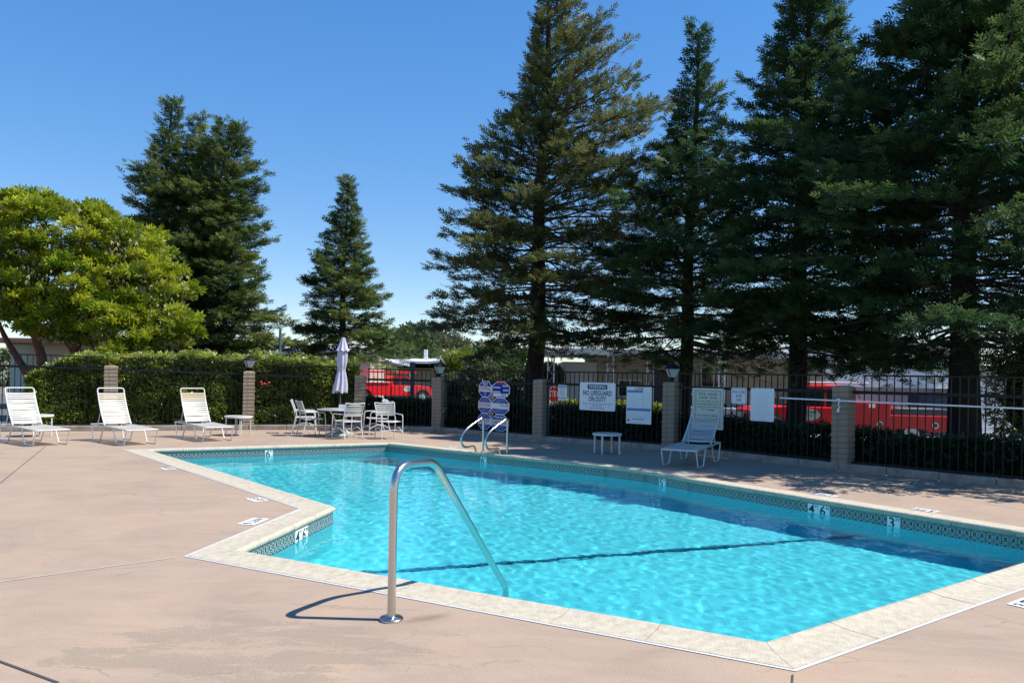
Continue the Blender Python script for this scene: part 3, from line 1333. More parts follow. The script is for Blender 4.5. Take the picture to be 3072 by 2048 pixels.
def poly_sheet(t, pts, m, name, y, th=0.002):
    return MB().prism(pts, y - th, y).build(name, m, t)


def bolts(t, pts, y=-0.006):
    for x, z in pts:
        MB().tube([(x, y - 0.004, z), (x, y + 0.004, z)], 0.007, 6).build('bolt', DKGREY, t)


# warning sign
t, W_, H_ = sign(1735, 1842, 1147, 1231, 5, 'warning_sign', 'large white warning sign reading no lifeguard on duty')
t.rotation_euler.y = R(0.3)
panel(t, W_, H_, SIGNW, 0.03)
panel(t, W_ * 0.55, H_ * 0.175, INKB, 0.02, 'header', 0.001, -0.0045, z=H_ * 0.845)
text('WARNING', SIGNW, t, (0, -0.0065, H_ * 0.845), H_ * 0.19, width=W_ * 0.47, bold=0.006)
text('NO LIFEGUARD', INKB, t, (0, -0.0055, H_ * 0.615), H_ * 0.25, width=W_ * 0.80, bold=0.02)
text('ON DUTY', INKB, t, (0, -0.0055, H_ * 0.40), H_ * 0.25, width=W_ * 0.49, bold=0.02)
text('AN ADULT SHOULD BE IN ATTENDANCE WHEN CHILDREN', INKB, t, (0, -0.0055, H_ * 0.235), H_ * 0.05, width=W_ * 0.80)
text('ARE USING THE POOL', INKB, t, (0, -0.0055, H_ * 0.17), H_ * 0.05, width=W_ * 0.3)
text('SWIM AT YOUR OWN RISK', INKB, t, (0, -0.0055, H_ * 0.085), H_ * 0.055, width=W_ * 0.42)
bolts(t, [(-W_ * 0.34, H_ * 0.86), (W_ * 0.34, H_ * 0.87), (-W_ * 0.3, H_ * 0.13), (W_ * 0.33, H_ * 0.13)])

# cpr sign
t, W_, H_ = sign(1876, 1951, 1160, 1271, 5, 'cpr_chart', 'white and blue CPR chart left of the lantern pillar')
panel(t, W_, H_, SIGNW, 0.01)
text('CPR', INKR, t, (0, -0.0055, H_ * 0.945), H_ * 0.095, width=W_ * 0.38, bold=0.02)
panel(t, W_ * 0.62, H_ * 0.065, INKL, 0.003, 'blue_bar', 0.001, -0.0045, x=-W_ * 0.16, z=H_ * 0.875)
panel(t, W_ * 0.94, H_ * 0.075, INKL, 0.003, 'blue_bar', 0.001, -0.0045, z=H_ * 0.385)
panel(t, W_ * 0.012, H_ * 0.47, INKL, 0.0005, 'divider', 0.001, -0.0045, x=W_ * 0.16, z=H_ * 0.66)
rr = random.Random(5)
q = MB()
for k in range(9):
    for s in range(rr.randint(5, 8)):
        x = -W_ * 0.43 + s * W_ * 0.07 + rr.uniform(-.004, .004)
        q.box((x, -0.005, H_ * (0.81 - k * 0.043)), (W_ * rr.uniform(0.02, 0.055), 0.0012, H_ * rr.choice((0.006, 0.006, 0.022))))
for k in range(15):
    q.box((W_ * 0.315, -0.005, H_ * (0.91 - k * 0.033)), (W_ * rr.uniform(0.12, 0.25), 0.0012, H_ * 0.006))
for k in range(6):
    for s in range(7):
        q.box((-W_ * 0.4 + s * W_ * 0.13, -0.005, H_ * (0.32 - k * 0.033)), (W_ * rr.uniform(0.05, 0.11), 0.0012, H_ * rr.choice((0.006, 0.015))))
q.build('small_print', INKF, t, kind='stuff')
panel(t, W_ * 0.48, H_ * 0.016, INKB, 0.001, 'footer_line', 0.001, -0.0045, x=-W_ * 0.02, z=H_ * 0.125)
MB().tube([(-W_ * 0.41, -0.006, H_ * 0.09), (-W_ * 0.41, -0.004, H_ * 0.09)], W_ * 0.045, 14).build('emblem', INKG, t)

# pool rules sign
t, W_, H_ = sign(1671, 1696, 1154, 1200, 5, 'pool_rules_sign', 'small white and blue pool rules sign in front of the stop sign')
panel(t, W_, H_, SIGNW, 0.006)
panel(t, W_ * 0.92, H_ * 0.16, INKL, 0.004, 'header', 0.001, -0.0045, z=H_ * 0.89)
text('POOL RULES', SIGNW, t, (0, -0.0065, H_ * 0.89), H_ * 0.12, width=W_ * 0.8, bold=0.01)
q = MB()
for k in range(9):
    q.box((-W_ * 0.03, -0.005, H_ * (0.76 - k * 0.058)), (W_ * rr.uniform(0.5, 0.8), 0.0012, H_ * 0.018))
q.build('small_print', INKG, t, kind='stuff')
text('NO DIVING', INKB, t, (0, -0.0055, H_ * 0.14), H_ * 0.19, width=W_ * 0.86, bold=0.01)

# octagon board
t, W_, H_ = sign(1431, 1524, 1143, 1290, 4, 'octagon_sign_board', 'blue and white board of joined octagons reading no diving, caution, capacity', cat='sign board')
t.rotation_euler.y = R(0.8)


def octa(cx_, cz_, w2, h2, k=0.29):
    return [(cx_ + w2 * a, cz_ + h2 * b) for a, b in ((1, -1 + 2 * k), (1, 1 - 2 * k), (1 - 2 * k, 1), (-1 + 2 * k, 1), (-1, 1 - 2 * k), (-1, -1 + 2 * k), (-1 + 2 * k, -1), (1 - 2 * k, -1))]


lw, rw = W_ * 0.43, W_ * 0.57
hh = H_ / 3
for row in range(3):
    cz = H_ - hh * (row + 0.5)
    for col, (cx_, w_) in enumerate(((-W_ / 2 + lw / 2, lw), (W_ / 2 - rw / 2, rw))):
        poly_sheet(t, octa(cx_, cz, w_ / 2, hh / 2), SIGNW, 'octagon', 0.0, 0.004)
        poly_sheet(t, octa(cx_, cz, w_ / 2 * 0.92, hh / 2 * 0.93), SIGNBL, 'blue_field', -0.0045, 0.001)
        band = SIGNW
        if not (row == 0 and col == 1):
            panel(t, w_ * 0.92, hh * 0.34, band, 0.002, 'band', 0.001, -0.006, x=cx_, z=cz)
cL, cR = -W_ / 2 + lw / 2, W_ / 2 - rw / 2
zr = [H_ - hh * 0.5, H_ - hh * 1.5, H_ - hh * 2.5]
text('NO', SIGNW, t, (cL, -0.0075, zr[0] + hh * 0.31), hh * 0.30, width=lw * 0.36, bold=0.015)
text('DIVING', INKR, t, (cL, -0.0085, zr[0]), hh * 0.34, width=lw * 0.88, bold=0.015)
MB().tube([(cL + hh * 0.11 * math.cos(2 * math.pi * k / 14), -0.008, zr[0] - hh * 0.30 + hh * 0.10 * math.sin(2 * math.pi * k / 14)) for k in range(14)], 0.004, 5, closed=True).build('no_symbol', SIGNW, t)
MB().bar((cL - hh * 0.08, -0.008, zr[0] - hh * 0.37), (cL + hh * 0.08, -0.008, zr[0] - hh * 0.23), 0.004, 0.006).build('no_symbol', SIGNW, t)
text('CAUTION', INKR, t, (cL, -0.0085, zr[1]), hh * 0.30, width=lw * 0.86, bold=0.015)
text('CAPACITY', INKR, t, (cL, -0.0085, zr[2]), hh * 0.30, width=lw * 0.86, bold=0.015)
text('POOL & SPA', INKR, t, (cR + rw * 0.22, -0.0085, zr[1] + hh * 0.04), hh * 0.17, width=rw * 0.46, bold=0.01)
text('WARNING', SIGNW, t, (cR, -0.0075, zr[2] + hh * 0.31), hh * 0.22, width=rw * 0.56, bold=0.015)
text('NO LIFEGUARD ON DUTY', INKR, t, (cR, -0.0085, zr[2]), hh * 0.28, width=rw * 0.88, bold=0.015)
text('911', INKB, t, (cR + rw * 0.20, -0.0085, zr[0] - hh * 0.32), hh * 0.26, width=rw * 0.24, bold=0.015)
panel(t, rw * 0.80, hh * 0.20, SIGNW, 0.002, 'band', 0.001, -0.006, x=cR, z=zr[0] - hh * 0.32)
panel(t, rw * 0.55, hh * 0.09, INKR, 0.002, 'band', 0.001, -0.006, x=cR, z=zr[0] + hh * 0.38)
q = MB()
for (bx, bz, bw) in ((-0.22, 0.13, 0.4), (0.25, 0.24, 0.3), (0.28, -0.02, 0.3), (-0.22, -0.14, 0.4)):
    q.box((cR + rw * bx, -0.0062, zr[0] + hh * bz), (rw * bw, 0.0012, hh * 0.10))
for row in (1, 2):
    for col, (cx_, w_) in enumerate(((cL, lw), (cR, rw))):
        for s in (-1, 1):
            if row == 2 and col == 1 and s == 1:
                continue
            for k in range(3):
                q.box((cx_, -0.0062, zr[row] + s * hh * (0.23 + 0.075 * k)), (w_ * (0.62 - 0.1 * k), 0.0012, hh * 0.018))
q.build('small_print', INKF, t, kind='stuff')
for row, mcol in ((0, INKR), (1, INKR)):
    z = H_ - hh * (row + 1)
    x = -W_ / 2 + lw
    dmd = [(x + 0.075, z), (x, z + 0.095), (x - 0.075, z), (x, z - 0.095)]
    poly_sheet(t, dmd, SIGNW, 'diamond', -0.0065, 0.002)
    poly_sheet(t, [(x + 0.058, z + 0.003), (x, z + 0.076), (x - 0.058, z + 0.003)], mcol, 'diamond_half', -0.009, 0.001)
    poly_sheet(t, [(x + 0.055, z - 0.005), (x - 0.055, z - 0.005), (x, z - 0.074)], SIGNBL, 'diamond_half', -0.009, 0.001)

# pool hours board in a frame
t, W_, H_ = sign(2076, 2168, 1164, 1286, 6, 'pool_hours_board', 'framed cream board headed pool hours behind the lounger', off=-0.06, cat='notice board')
panel(t, W_, H_, SIGNC, 0.004, 'board', 0.012)
fw = W_ * 0.065
for nm_, cx_, cz_, sx_, sz_ in (('t', 0, H_ - fw / 2, W_, fw), ('b', 0, fw / 2, W_, fw), ('l', -W_ / 2 + fw / 2, H_ / 2, fw, H_ - 2 * fw), ('r', W_ / 2 - fw / 2, H_ / 2, fw, H_ - 2 * fw)):
    MB().box((cx_, -0.022, cz_), (sx_, 0.022, sz_)).build('frame_strip', SIGNC, t)
    MB().box((cx_ * (1 - fw * 1.2 / W_ * 2 if cx_ else 1), -0.0135, cz_ + (-fw * 0.6 if nm_ == 't' else fw * 0.6 if nm_ == 'b' else 0)), (sx_ * (0.9 if sx_ > fw else 0.5) if sx_ > fw else 0.006, 0.003, sz_ if sz_ > fw else 0.006)).build('inner_line', INKG, t)
lines = [('POOL  HOURS', 0.85, 0.62, 0.075), ('8:00AM - DARK', 0.765, 0.60, 0.055), ('IF YOU ARE 14 OR', 0.675, 0.68, 0.042), ('YOUNGER  YOU  MUST', 0.605, 0.70, 0.042), ('VACATE  THE  POOL', 0.535, 0.70, 0.042), ('AT  7:00PM', 0.465, 0.40, 0.042),
         ('ALL GUESTS MUST', 0.33, 0.70, 0.042), ('BE ACCOMPANIED BY', 0.26, 0.70, 0.042), ('A RESIDENT AT ALL', 0.19, 0.70, 0.042)]
for b_, z, w_, s_ in lines:
    text(b_, INKG, t, (0, -0.0135, H_ * z), H_ * s_ * 1.25, width=W_ * w_, bold=0.01)
bolts(t, [(-W_ * 0.3, H_ * 0.97), (W_ * 0.25, H_ * 0.97)], -0.034)

t, W_, H_ = sign(2190, 2236, 1163, 1211, 6, 'pool_closed_sign', 'small bordered sign reading pool closed after dark')
panel(t, W_, H_, SIGNW, 0.025)
panel(t, W_ * 0.90, H_ * 0.90, INKG, 0.02, 'border', 0.0006, -0.0042, z=H_ / 2)
panel(t, W_ * 0.86, H_ * 0.86, SIGNW, 0.018, 'face', 0.0006, -0.005, z=H_ / 2)
text('POOL CLOSED', INKG, t, (0, -0.0066, H_ * 0.73), H_ * 0.25, width=W_ * 0.78, bold=0.012)
text('AFTER', INKG, t, (0, -0.0066, H_ * 0.48), H_ * 0.25, width=W_ * 0.44, bold=0.012)
text('DARK', INKG, t, (0, -0.0066, H_ * 0.24), H_ * 0.25, width=W_ * 0.38, bold=0.012)

t, W_, H_ = sign(2248, 2319, 1164, 1263, 6, 'faded_notice_sign', 'white rounded sign with nearly faded print, nearest the white pole')
panel(t, W_, H_, SIGNW, 0.03)
q = MB()
for k in range(11):
    wd = rr.uniform(0.3, 0.75) if k else 0.08
    q.box((rr.uniform(-0.06, 0.06) * W_, -0.005, H_ * (0.88 - k * 0.075)), (W_ * wd, 0.0012, H_ * 0.012))
q.build('faded_print', INKF, t, kind='stuff')
bolts(t, [(-W_ * 0.35, H_ * 0.97), (W_ * 0.38, H_ * 0.97), (0, H_ * 0.03)])

# telescoping pole hung along the fence
e = (FL[7] - FL[6]).normalized()
e7 = (FL[8] - FL[7]).normalized()
nn = Vector((-e7.y, e7.x))
pa = on_line(2318, FL[6] + Vector((-e.y, e.x)) * 0.10, FL[7] + Vector((-e.y, e.x)) * 0.10)
pa = Vector((4.80, 13.72))
pb = FL[8] + nn * -0.10
mid = FL[7] + nn * -0.04
za = atd(2330, 1193, pa.y).z
q = MB()
d_ = (pb - mid).normalized()
pa2 = mid - (mid - pa).length * (mid - pa).normalized()
q.tube([(pa.x, pa.y, za), (mid.x - 0.02, mid.y - 0.03, 1.20), (pb.x, pb.y, 1.17)], 0.014, 8)
o = q.build('pool_pole', SIGNW, smooth=True)
tag(o, 'long white telescoping pole hung level along the right fence', 'pole')
hk = thing('pole_hook', 'white plastic pole hook on the nearest pillar', 'hook', (mid.x - 0.02, mid.y - 0.035, 1.06))
MB().tube([(0, 0, 0), (0.02, -0.015, 0.03), (-0.01, -0.02, 0.07), (0.01, -0.02, 0.12), (0, -0.02, 0.17)], 0.011, 6).build('hook', SIGNW, hk)
MB().tube([(-0.03, 0.01, 0.165), (0.03, 0.0, 0.165)], 0.013, 6).build('clip', SIGNW, hk)
MB().lathe([(0.012, -0.06), (0.026, -0.045), (0.022, -0.01), (0.012, 0.01)], 8).build('reel', SIGNW, hk)

exec_later = []


# ------------------------------------------------------------------ loungers
def smooth_profile(t_):
    return t_


def make_lounger(label, back_el=62, yellow=(), seed=0):
    """local frame: +x towards the foot, origin on the ground at the foot end"""
    t = thing('sun_lounger', label, 'lounger', group='white strap loungers round the pool')
    Wd, SH, Ls = 0.60, 0.335, 1.18
    hw = Wd / 2
    tr = 0.0135
    rr = random.Random(seed)
    # seat frame: two side rails joined by a rounded foot rail, continuing behind the hinge
    tail = 0.62
    pts = [(-Ls - tail, -hw, SH + 0.0), (0.0, -hw, SH - 0.03), (0.0, hw, SH - 0.03), (-Ls - tail, hw, SH)]
    MB().tube(fillet(pts, 0.07), tr, 8).build('seat_frame', WHITE, t, smooth=True)
    MB().tube([(-Ls - tail, -hw, SH), (-Ls - tail, hw, SH)], tr, 8).build('head_bar', WHITE, t, smooth=True)
    MB().tube([(-0.45, -hw, SH - 0.01), (-0.45, -hw * 0.5, SH - 0.05), (-0.45, hw * 0.5, SH - 0.05), (-0.45, hw, SH - 0.01)], 0.010, 6).build('stretcher', WHITE, t, smooth=True)
    MB().tube([(-1.25, -hw, SH - 0.01), (-1.25, -hw * 0.5, SH - 0.05), (-1.25, hw * 0.5, SH - 0.05), (-1.25, hw, SH - 0.01)], 0.010, 6).build('stretcher', WHITE, t, smooth=True)
    for s in (-1, 1):
        for x0, x1 in ((0.0, -0.66), (-Ls - tail + 0.04, -Ls - tail + 0.68)):
            sg = 1 if x1 > x0 else -1
            pts = [(x0, s * hw, SH - 0.02), (x0 + sg * 0.13, s * (hw + 0.005), tr), (x1 - sg * 0.17, s * (hw + 0.005), tr), (x1, s * hw, SH - 0.02)]
            lg = MB().tube(fillet(pts, 0.035, 3), tr, 8).build('leg', WHITE, t, smooth=True)
            MB().box((x0 + sg * 0.16, s * (hw + 0.005), 0.008), (0.05, 0.03, 0.016)).build('foot_pad', PLASTIC, lg)
            MB().box((x1 - sg * 0.20, s * (hw + 0.005), 0.008), (0.05, 0.03, 0.016)).build('foot_pad', PLASTIC, lg)
    # back frame, slightly curved
    el = R(back_el)
    Lb = 0.86
    bw = hw - 0.035

    def bp_(s_):
        """point of the back at arc length s_ from the hinge (x, z)"""
        a = el - R(9) + R(22) * (s_ / Lb) ** 1.5
        k = 10
        x, z = -Ls, SH + 0.01
        for i in range(k):
            ss = s_ * (i + 0.5) / k
            aa = el - R(9) + R(22) * (ss / Lb) ** 1.5
            x -= math.cos(aa) * s_ / k
            z += math.sin(aa) * s_ / k
        return x, z
    side = [bp_(Lb * k / 8) for k in range(9)]
    pts = [(x, -bw, z) for x, z in side[:-1]] + fillet([(side[-2][0], -bw, side[-2][1]), (side[-1][0], -bw, side[-1][1]), (side[-1][0], bw, side[-1][1]), (side[-2][0], bw, side[-2][1])], 0.08, 6) + [(x, bw, z) for x, z in reversed(side[:-1])]
    MB().tube(pts, tr, 8).build('back_frame', WHITE, t, smooth=True)
    # back prop
    mx_, mz_ = bp_(0.40)
    for s in (-1, 1):
        MB().tube([(mx_, s * (bw - 0.02), mz_), (-Ls - 0.40, s * (bw - 0.02), SH + 0.0)], 0.009, 6).build('back_prop', WHITE, t, smooth=True)
    # straps of the back
    nb = 15
    for k in range(nb):
        s_ = 0.03 + (Lb - 0.13) * (k + 0.5) / nb
        x, z = bp_(s_)
        x2, z2 = bp_(s_ + 0.02)
        d = Vector((x2 - x, 0, z2 - z)).normalized()
        nrm = Vector((d.z, 0, -d.x))
        hh_ = 0.0165
        vs, fs = [], []
        nseg = 8
        sag = rr.uniform(0.0, 0.012)
        shift = rr.uniform(-0.004, 0.004)
        for i in range(nseg + 1):
            u = i / nseg * 2 - 1
            dep = -(1 - u * u) * (0.012 + sag)
            for q_ in (-1, 1):
                for th_ in (0.0015, -0.0015):
                    p = Vector((x, u * (bw + 0.012), z)) + d * (q_ * hh_ + shift * (1 - u * u)) + nrm * (-dep * -1 + th_ + (0.013 if abs(u) < 0.99 else 0.013))
                    vs.append(p)
        for i in range(nseg):
            a = i * 4
            b = a + 4
            fs += [(a, b, b + 2, a + 2), (a + 1, a + 3, b + 3, b + 1), (a, a + 1, b + 1, b), (a + 2, b + 2, b + 3, a + 3)]
        q = MB()
        q.add(vs, fs)
        q.build('strap', STRAPY if (nb - 1 - k) in yellow else STRAP, t)
    ns = 20
    sm_ = None
    for k in range(ns):
        x = -Ls + 0.03 + (Ls - 0.07) * (k + 0.5) / ns
        z = SH + 0.012 - 0.03 * (k + 0.5) / ns
        q = MB()
        nseg = 6
        vs, fs = [], []
        for i in range(nseg + 1):
            u = i / nseg * 2 - 1
            for q_ in (-1, 1):
                for th_ in (0.0015, -0.0015):
                    vs.append((x + q_ * 0.021, u * (hw + 0.012), z + th_ - (1 - u * u) * 0.02 + rr.uniform(-1, 1) * 0.0))
        for i in range(nseg):
            a = i * 4
            b = a + 4
            fs += [(a, a + 2, b + 2, b), (a + 1, b + 1, b + 3, a + 3), (a, b, b + 1, a + 1), (a + 2, a + 3, b + 3, b + 2)]
        q.add(vs, fs)
        q.build('strap', STRAP, t)
    return t


def place(t, x, y, deg):
    t.location = (x, y, 0)
    t.rotation_euler = (0, 0, R(deg))


place(make_lounger('leftmost white strap lounger, cut by the left frame edge', 60, (), 1), -8.80, 14.74, -37)
place(make_lounger('white lounger with yellowed upper straps in front of the grey pillar', 62, (1, 2), 2), -7.30, 15.20, -41)
place(make_lounger('white lounger with orange-stained top straps beside small round table', 62, (0, 1, 2, 3), 3), -6.20, 16.32, -47)
place(make_lounger('white lounger alone in the tree shade by the pool hours board', 40, (1, 2), 4), 2.86, 13.06, -118)


# ------------------------------------------------------------------ small round tables
def side_table(label, x, y, r_, z, double=False, legang=45):
    t = thing('side_table', label, 'side table', (x, y, 0), 0, 'small white side tables')
    MB().lathe([(r_ - 0.012, z - 0.045), (r_, z - 0.04), (r_, z - 0.006), (r_ - 0.008, z), (r_ - 0.02, z), (r_ - 0.022, z - 0.005)], 36, cap=False).build('rim', WHITE, t, smooth=True)
    MB().lathe([(r_ - 0.02, z - 0.012), (r_ - 0.02, z - 0.004)], 36).build('top', TABLETOP, t, smooth=True)
    for k in range(4):
        a = R(legang + 90 * k)
        if double:
            q = MB()
            for s in (-0.02, 0.02):
                xx, yy = (r_ - 0.04) * math.cos(a + s * 3), (r_ - 0.04) * math.sin(a + s * 3)
                q.tube([(xx, yy, z - 0.03), (xx, yy, 0)], 0.011, 6)
            q.build('leg', WHITE, t, smooth=True)
        else:
            MB().tube([((r_ - 0.035) * math.cos(a), (r_ - 0.035) * math.sin(a), z - 0.03), ((r_ - 0.03) * math.cos(a), (r_ - 0.03) * math.sin(a), 0)], [0.022, 0.018], 8).build('leg', WHITE, t, smooth=True)
    return t


side_table('round white side table in the shade under the warning sign', 1.93, 15.37, 0.295, 0.41, False, 62)
side_table('round white side table between a lounger and the sunlit pillar', -6.42, 18.05, 0.315, 0.46, True, 30)
side_table('white side table half hidden behind the leftmost lounger', -10.35, 16.75, 0.315, 0.48, True, 20)


# ------------------------------------------------------------------ patio table, umbrella, chairs
TX, TY = -4.10, 18.35
t = thing('patio_table', 'round white patio table under the closed umbrella', 'table', (TX, TY, 0), R(15))
z = 0.655
MB().lathe([(0.52, z - 0.03), (0.535, z - 0.026), (0.535, z - 0.004), (0.527, z), (0.515, z), (0.513, z - 0.006)], 48, cap=False).build('rim', WHITE, t, smooth=True)
MB().lathe([(0.022, z - 0.014), (0.514, z - 0.014), (0.514, z - 0.003), (0.022, z - 0.003), (0.022, z - 0.014)], 48, cap=False).build('top', TABLETOP, t, smooth=True)
for k in range(4):
    a = R(45 + 90 * k)
    prf = [(0.36, z - 0.02), (0.22, 0.50), (0.13, 0.34), (0.14, 0.24), (0.26, 0.09), (0.46, 0.018)]
    pts = []
    for i in range(len(prf) - 1):
        for u in (0, .33, .66):
            r0, z0_ = prf[i]
            r1, z1_ = prf[i + 1]
            pts.append((r0 + (r1 - r0) * u, z0_ + (z1_ - z0_) * u))
    pts.append(prf[-1])
    MB().tube([(r_ * math.cos(a), r_ * math.sin(a), zz) for r_, zz in pts], 0.016, 8).build('leg', WHITE, t, smooth=True)
MB().tube([(0.13 * math.cos(2 * math.pi * k / 16), 0.13 * math.sin(2 * math.pi * k / 16), 0.30) for k in range(16)], 0.010, 6, closed=True).build('ring', WHITE, t, smooth=True)
nc = thing('table_notice', 'small white notice card standing on the patio table', 'notice card', (TX + 0.10, TY - 0.16, z + 0.001), R(4))
MB().box((0, 0, 0.055), (0.185, 0.006, 0.11), m=Matrix.Rotation(R(-8), 3, 'X')).build('card', SIGNW, nc)
for k, s_ in enumerate(('PLEASE KEEP', 'THE POOL AREA', 'CLEAN')):
    pass
q = MB()
for k in range(4):
    q.box((0, -0.0035 - 0.0042 + 0.003 * k * 0 - 0.008 + 0.0145 * (k / 4), 0.028 + 0.019 * k), (0.13 - 0.02 * (k % 2), 0.001, 0.006))
q.build('print_line', INKF, nc, kind='stuff')

u = thing('patio_umbrella', 'closed lavender grey umbrella standing through the patio table', 'umbrella', (TX - 0.01, TY + 0.0, 0))
MB().lathe([(0.26, 0.0), (0.27, 0.03), (0.24, 0.07), (0.08, 0.10), (0.035, 0.12), (0.035, 0.24), (0.02, 0.25)], 28).build('base', BASEGREEN, u, smooth=True)
MB().tube([(0, 0, 0.1), (0.015, 0, 1.2), (0.06, 0, 2.36)], 0.0175, 10).build('pole', DKGREY, u, smooth=True)
q = MB()
pf = [(0.165, 1.06, -0.0), (0.16, 1.12, 0), (0.14, 1.25, 0), (0.115, 1.40, 0), (0.085, 1.55, 0), (0.078, 1.60, 0), (0.095, 1.68, 0), (0.108, 1.80, 0), (0.105, 1.95, 0), (0.10, 2.06, 0), (0.06, 2.2, 0)]
N = 48
vs, fs = [], []
for i, (r_, zz, _) in enumerate(pf):
    ox = 0.01 + 0.045 * (zz - 0.9) / 1.4 - (0.035 if zz < 1.3 else 0.0) * (1.3 - zz) * 3
    for j in range(N):
        a = 2 * math.pi * j / N
        rr_ = r_ * (1 + 0.17 * math.cos(8 * a + zz * 2.2) + 0.05 * math.sin(3 * a + zz * 6))
        zd = 0.035 * math.cos(4 * a + 0.6) if i == 0 else 0
        vs.append((ox + rr_ * math.cos(a), rr_ * math.sin(a), zz + zd))
for i in range(len(pf) - 1):
    for j in range(N):
        fs.append((i * N + j, i * N + (j + 1) % N, (i + 1) * N + (j + 1) % N, (i + 1) * N + j))
q.add(vs, fs)
q.build('canopy', FABRIC, u, smooth=True)
q = MB()
pf = [(0.150, 2.04), (0.118, 2.10), (0.085, 2.2), (0.05, 2.31), (0.035, 2.36), (0.004, 2.365)]
vs, fs = [], []
for i, (r_, zz) in enumerate(pf):
    ox = 0.01 + 0.045 * (zz - 0.9) / 1.4
    for j in range(N):
        a = 2 * math.pi * j / N
        rr_ = r_ * (1 + 0.13 * math.cos(8 * a))
        vs.append((ox + rr_ * math.cos(a), rr_ * math.sin(a), zz + (0.018 * math.cos(8 * a) if i == 0 else 0)))
for i in range(len(pf) - 1):
    for j in range(N):
        fs.append((i * N + j, i * N + (j + 1) % N, (i + 1) * N + (j + 1) % N, (i + 1) * N + j))
q.add(vs, fs)
q.build('vent_cap', FABRIC, u, smooth=True)


def make_chair(label, paper=False):
    """+x is the way the sitter faces; origin under the seat centre"""
    t = thing('patio_chair', label, 'chair', group='white strap chairs round the patio table')
    sw, sd, sh = 0.235, 0.225, 0.40
    tr = 0.0115
    for s in (-1, 1):
        # rear leg and back upright in one bent tube
        pts = [(-0.30, s * 0.235, 0), (-0.20, s * sw, sh), (-0.25, s * 0.225, 0.62), (-0.33, s * 0.245, 0.83)]
        MB().tube(fillet(pts, 0.10, 4), tr, 8).build('rear_leg', WHITE, t, smooth=True)
        pts = [(0.27, s * 0.25, 0), (0.235, s * 0.255, 0.57), (-0.235, s * 0.255, 0.575)]
        MB().tube(fillet(pts, 0.07, 5), tr, 8).build('front_leg', WHITE, t, smooth=True)
        pts = [(0.26, s * 0.25, 0.15)] + [(0.26 - 0.53 * k / 8, s * 0.245, 0.15 + 0.11 * math.sin(math.pi * k / 8)) for k in range(1, 8)] + [(-0.275, s * 0.24, 0.15)]
        MB().tube(pts, 0.009, 6).build('arched_brace', WHITE, t, smooth=True)
    MB().tube(fillet([(-0.21, -sw, sh), (0.20, -sw, sh + 0.01), (0.255, 0, sh + 0.01), (0.20, sw, sh + 0.01), (-0.21, sw, sh), (-0.21, -sw, sh)], 0.06, 4), 0.010, 6).build('seat_frame', WHITE, t, smooth=True)
    MB().tube([(-0.33, -0.245, 0.83), (-0.325, -0.10, 0.815), (-0.325, 0.10, 0.815), (-0.33, 0.245, 0.83)], tr, 8).build('top_bar', WHITE, t, smooth=True)
    MB().tube([(0.262, -0.25, 0.20), (0.262, 0, 0.22), (0.262, 0.25, 0.20)], 0.008, 6).build('front_brace', WHITE, t, smooth=True)
    for k in range(6):
        zz = 0.545 + 0.045 * k
        x = -0.235 - 0.08 * max(0, (zz - 0.60)) / 0.21
        q = MB()
        vs, fs = [], []
        for i in range(7):
            uu = i / 6 * 2 - 1
            xb = x - (1 - uu * uu) * 0.03
            for dz in (-0.0175, 0.0175):
                vs += [(xb, uu * 0.235, zz + dz), (xb + 0.003, uu * 0.235, zz + dz)]
        for i in range(6):
            a = i * 4
            b = a + 4
            fs += [(a, b, b + 2, a + 2), (a + 1, a + 3, b + 3, b + 1), (a, a + 1, b + 1, b), (a + 2, b + 2, b + 3, a + 3)]
        q.add(vs, fs)
        q.build('back_strap', STRAP, t)
    for k in range(8):
        x = -0.17 + 0.05 * k
        q = MB()
        vs, fs = [], []
        for i in range(7):
            uu = i / 6 * 2 - 1
            zb = sh + 0.012 - (1 - uu * uu) * 0.025
            wv = sw if x < 0.15 else sw * 0.9
            for dx in (-0.02, 0.02):
                vs += [(x + dx, uu * wv, zb), (x + dx, uu * wv, zb + 0.003)]
        for i in range(6):
            a = i * 4
            b = a + 4
            fs += [(a, b, b + 2, a + 2), (a + 1, a + 3, b + 3, b + 1), (a, a + 1, b + 1, b), (a + 2, b + 2, b + 3, a + 3)]
        q.add(vs, fs)
        q.build('seat_strap', STRAP, t)
    return t


ch = make_chair('white chair back to the camera, right of the umbrella table')
place(ch, -3.78, 17.72, 132)
copy_tree(ch, (-4.76, 18.32, 0), R(32), 'white chair on the left of the table, its arms toward it')
copy_tree(ch, (-5.12, 19.02, 0), R(12), 'leftmost white chair, set behind its neighbour against the hedge')
copy_tree(ch, (-2.86, 17.92, 0), R(-62), 'white chair turned away from the table toward the pool, rightmost')
copy_tree(ch, (-3.36, 19.15, 0), R(208), 'white chair behind the rightmost chair, by the fence')
pp = thing('folded_paper', 'folded white paper sheet lying atop a chair by the fence', 'paper', (-3.18, 19.30, 0.80), R(20))
MB().box((0, 0, 0.03), (0.15, 0.004, 0.09), m=Matrix.Rotation(R(28), 3, 'Y')).build('sheet', SIGNW, pp)
MB().box((0.05, -0.01, 0.02), (0.10, 0.004, 0.07), m=Matrix.Rotation(R(50), 3, 'Y')).build('sheet', SIGNW, pp)

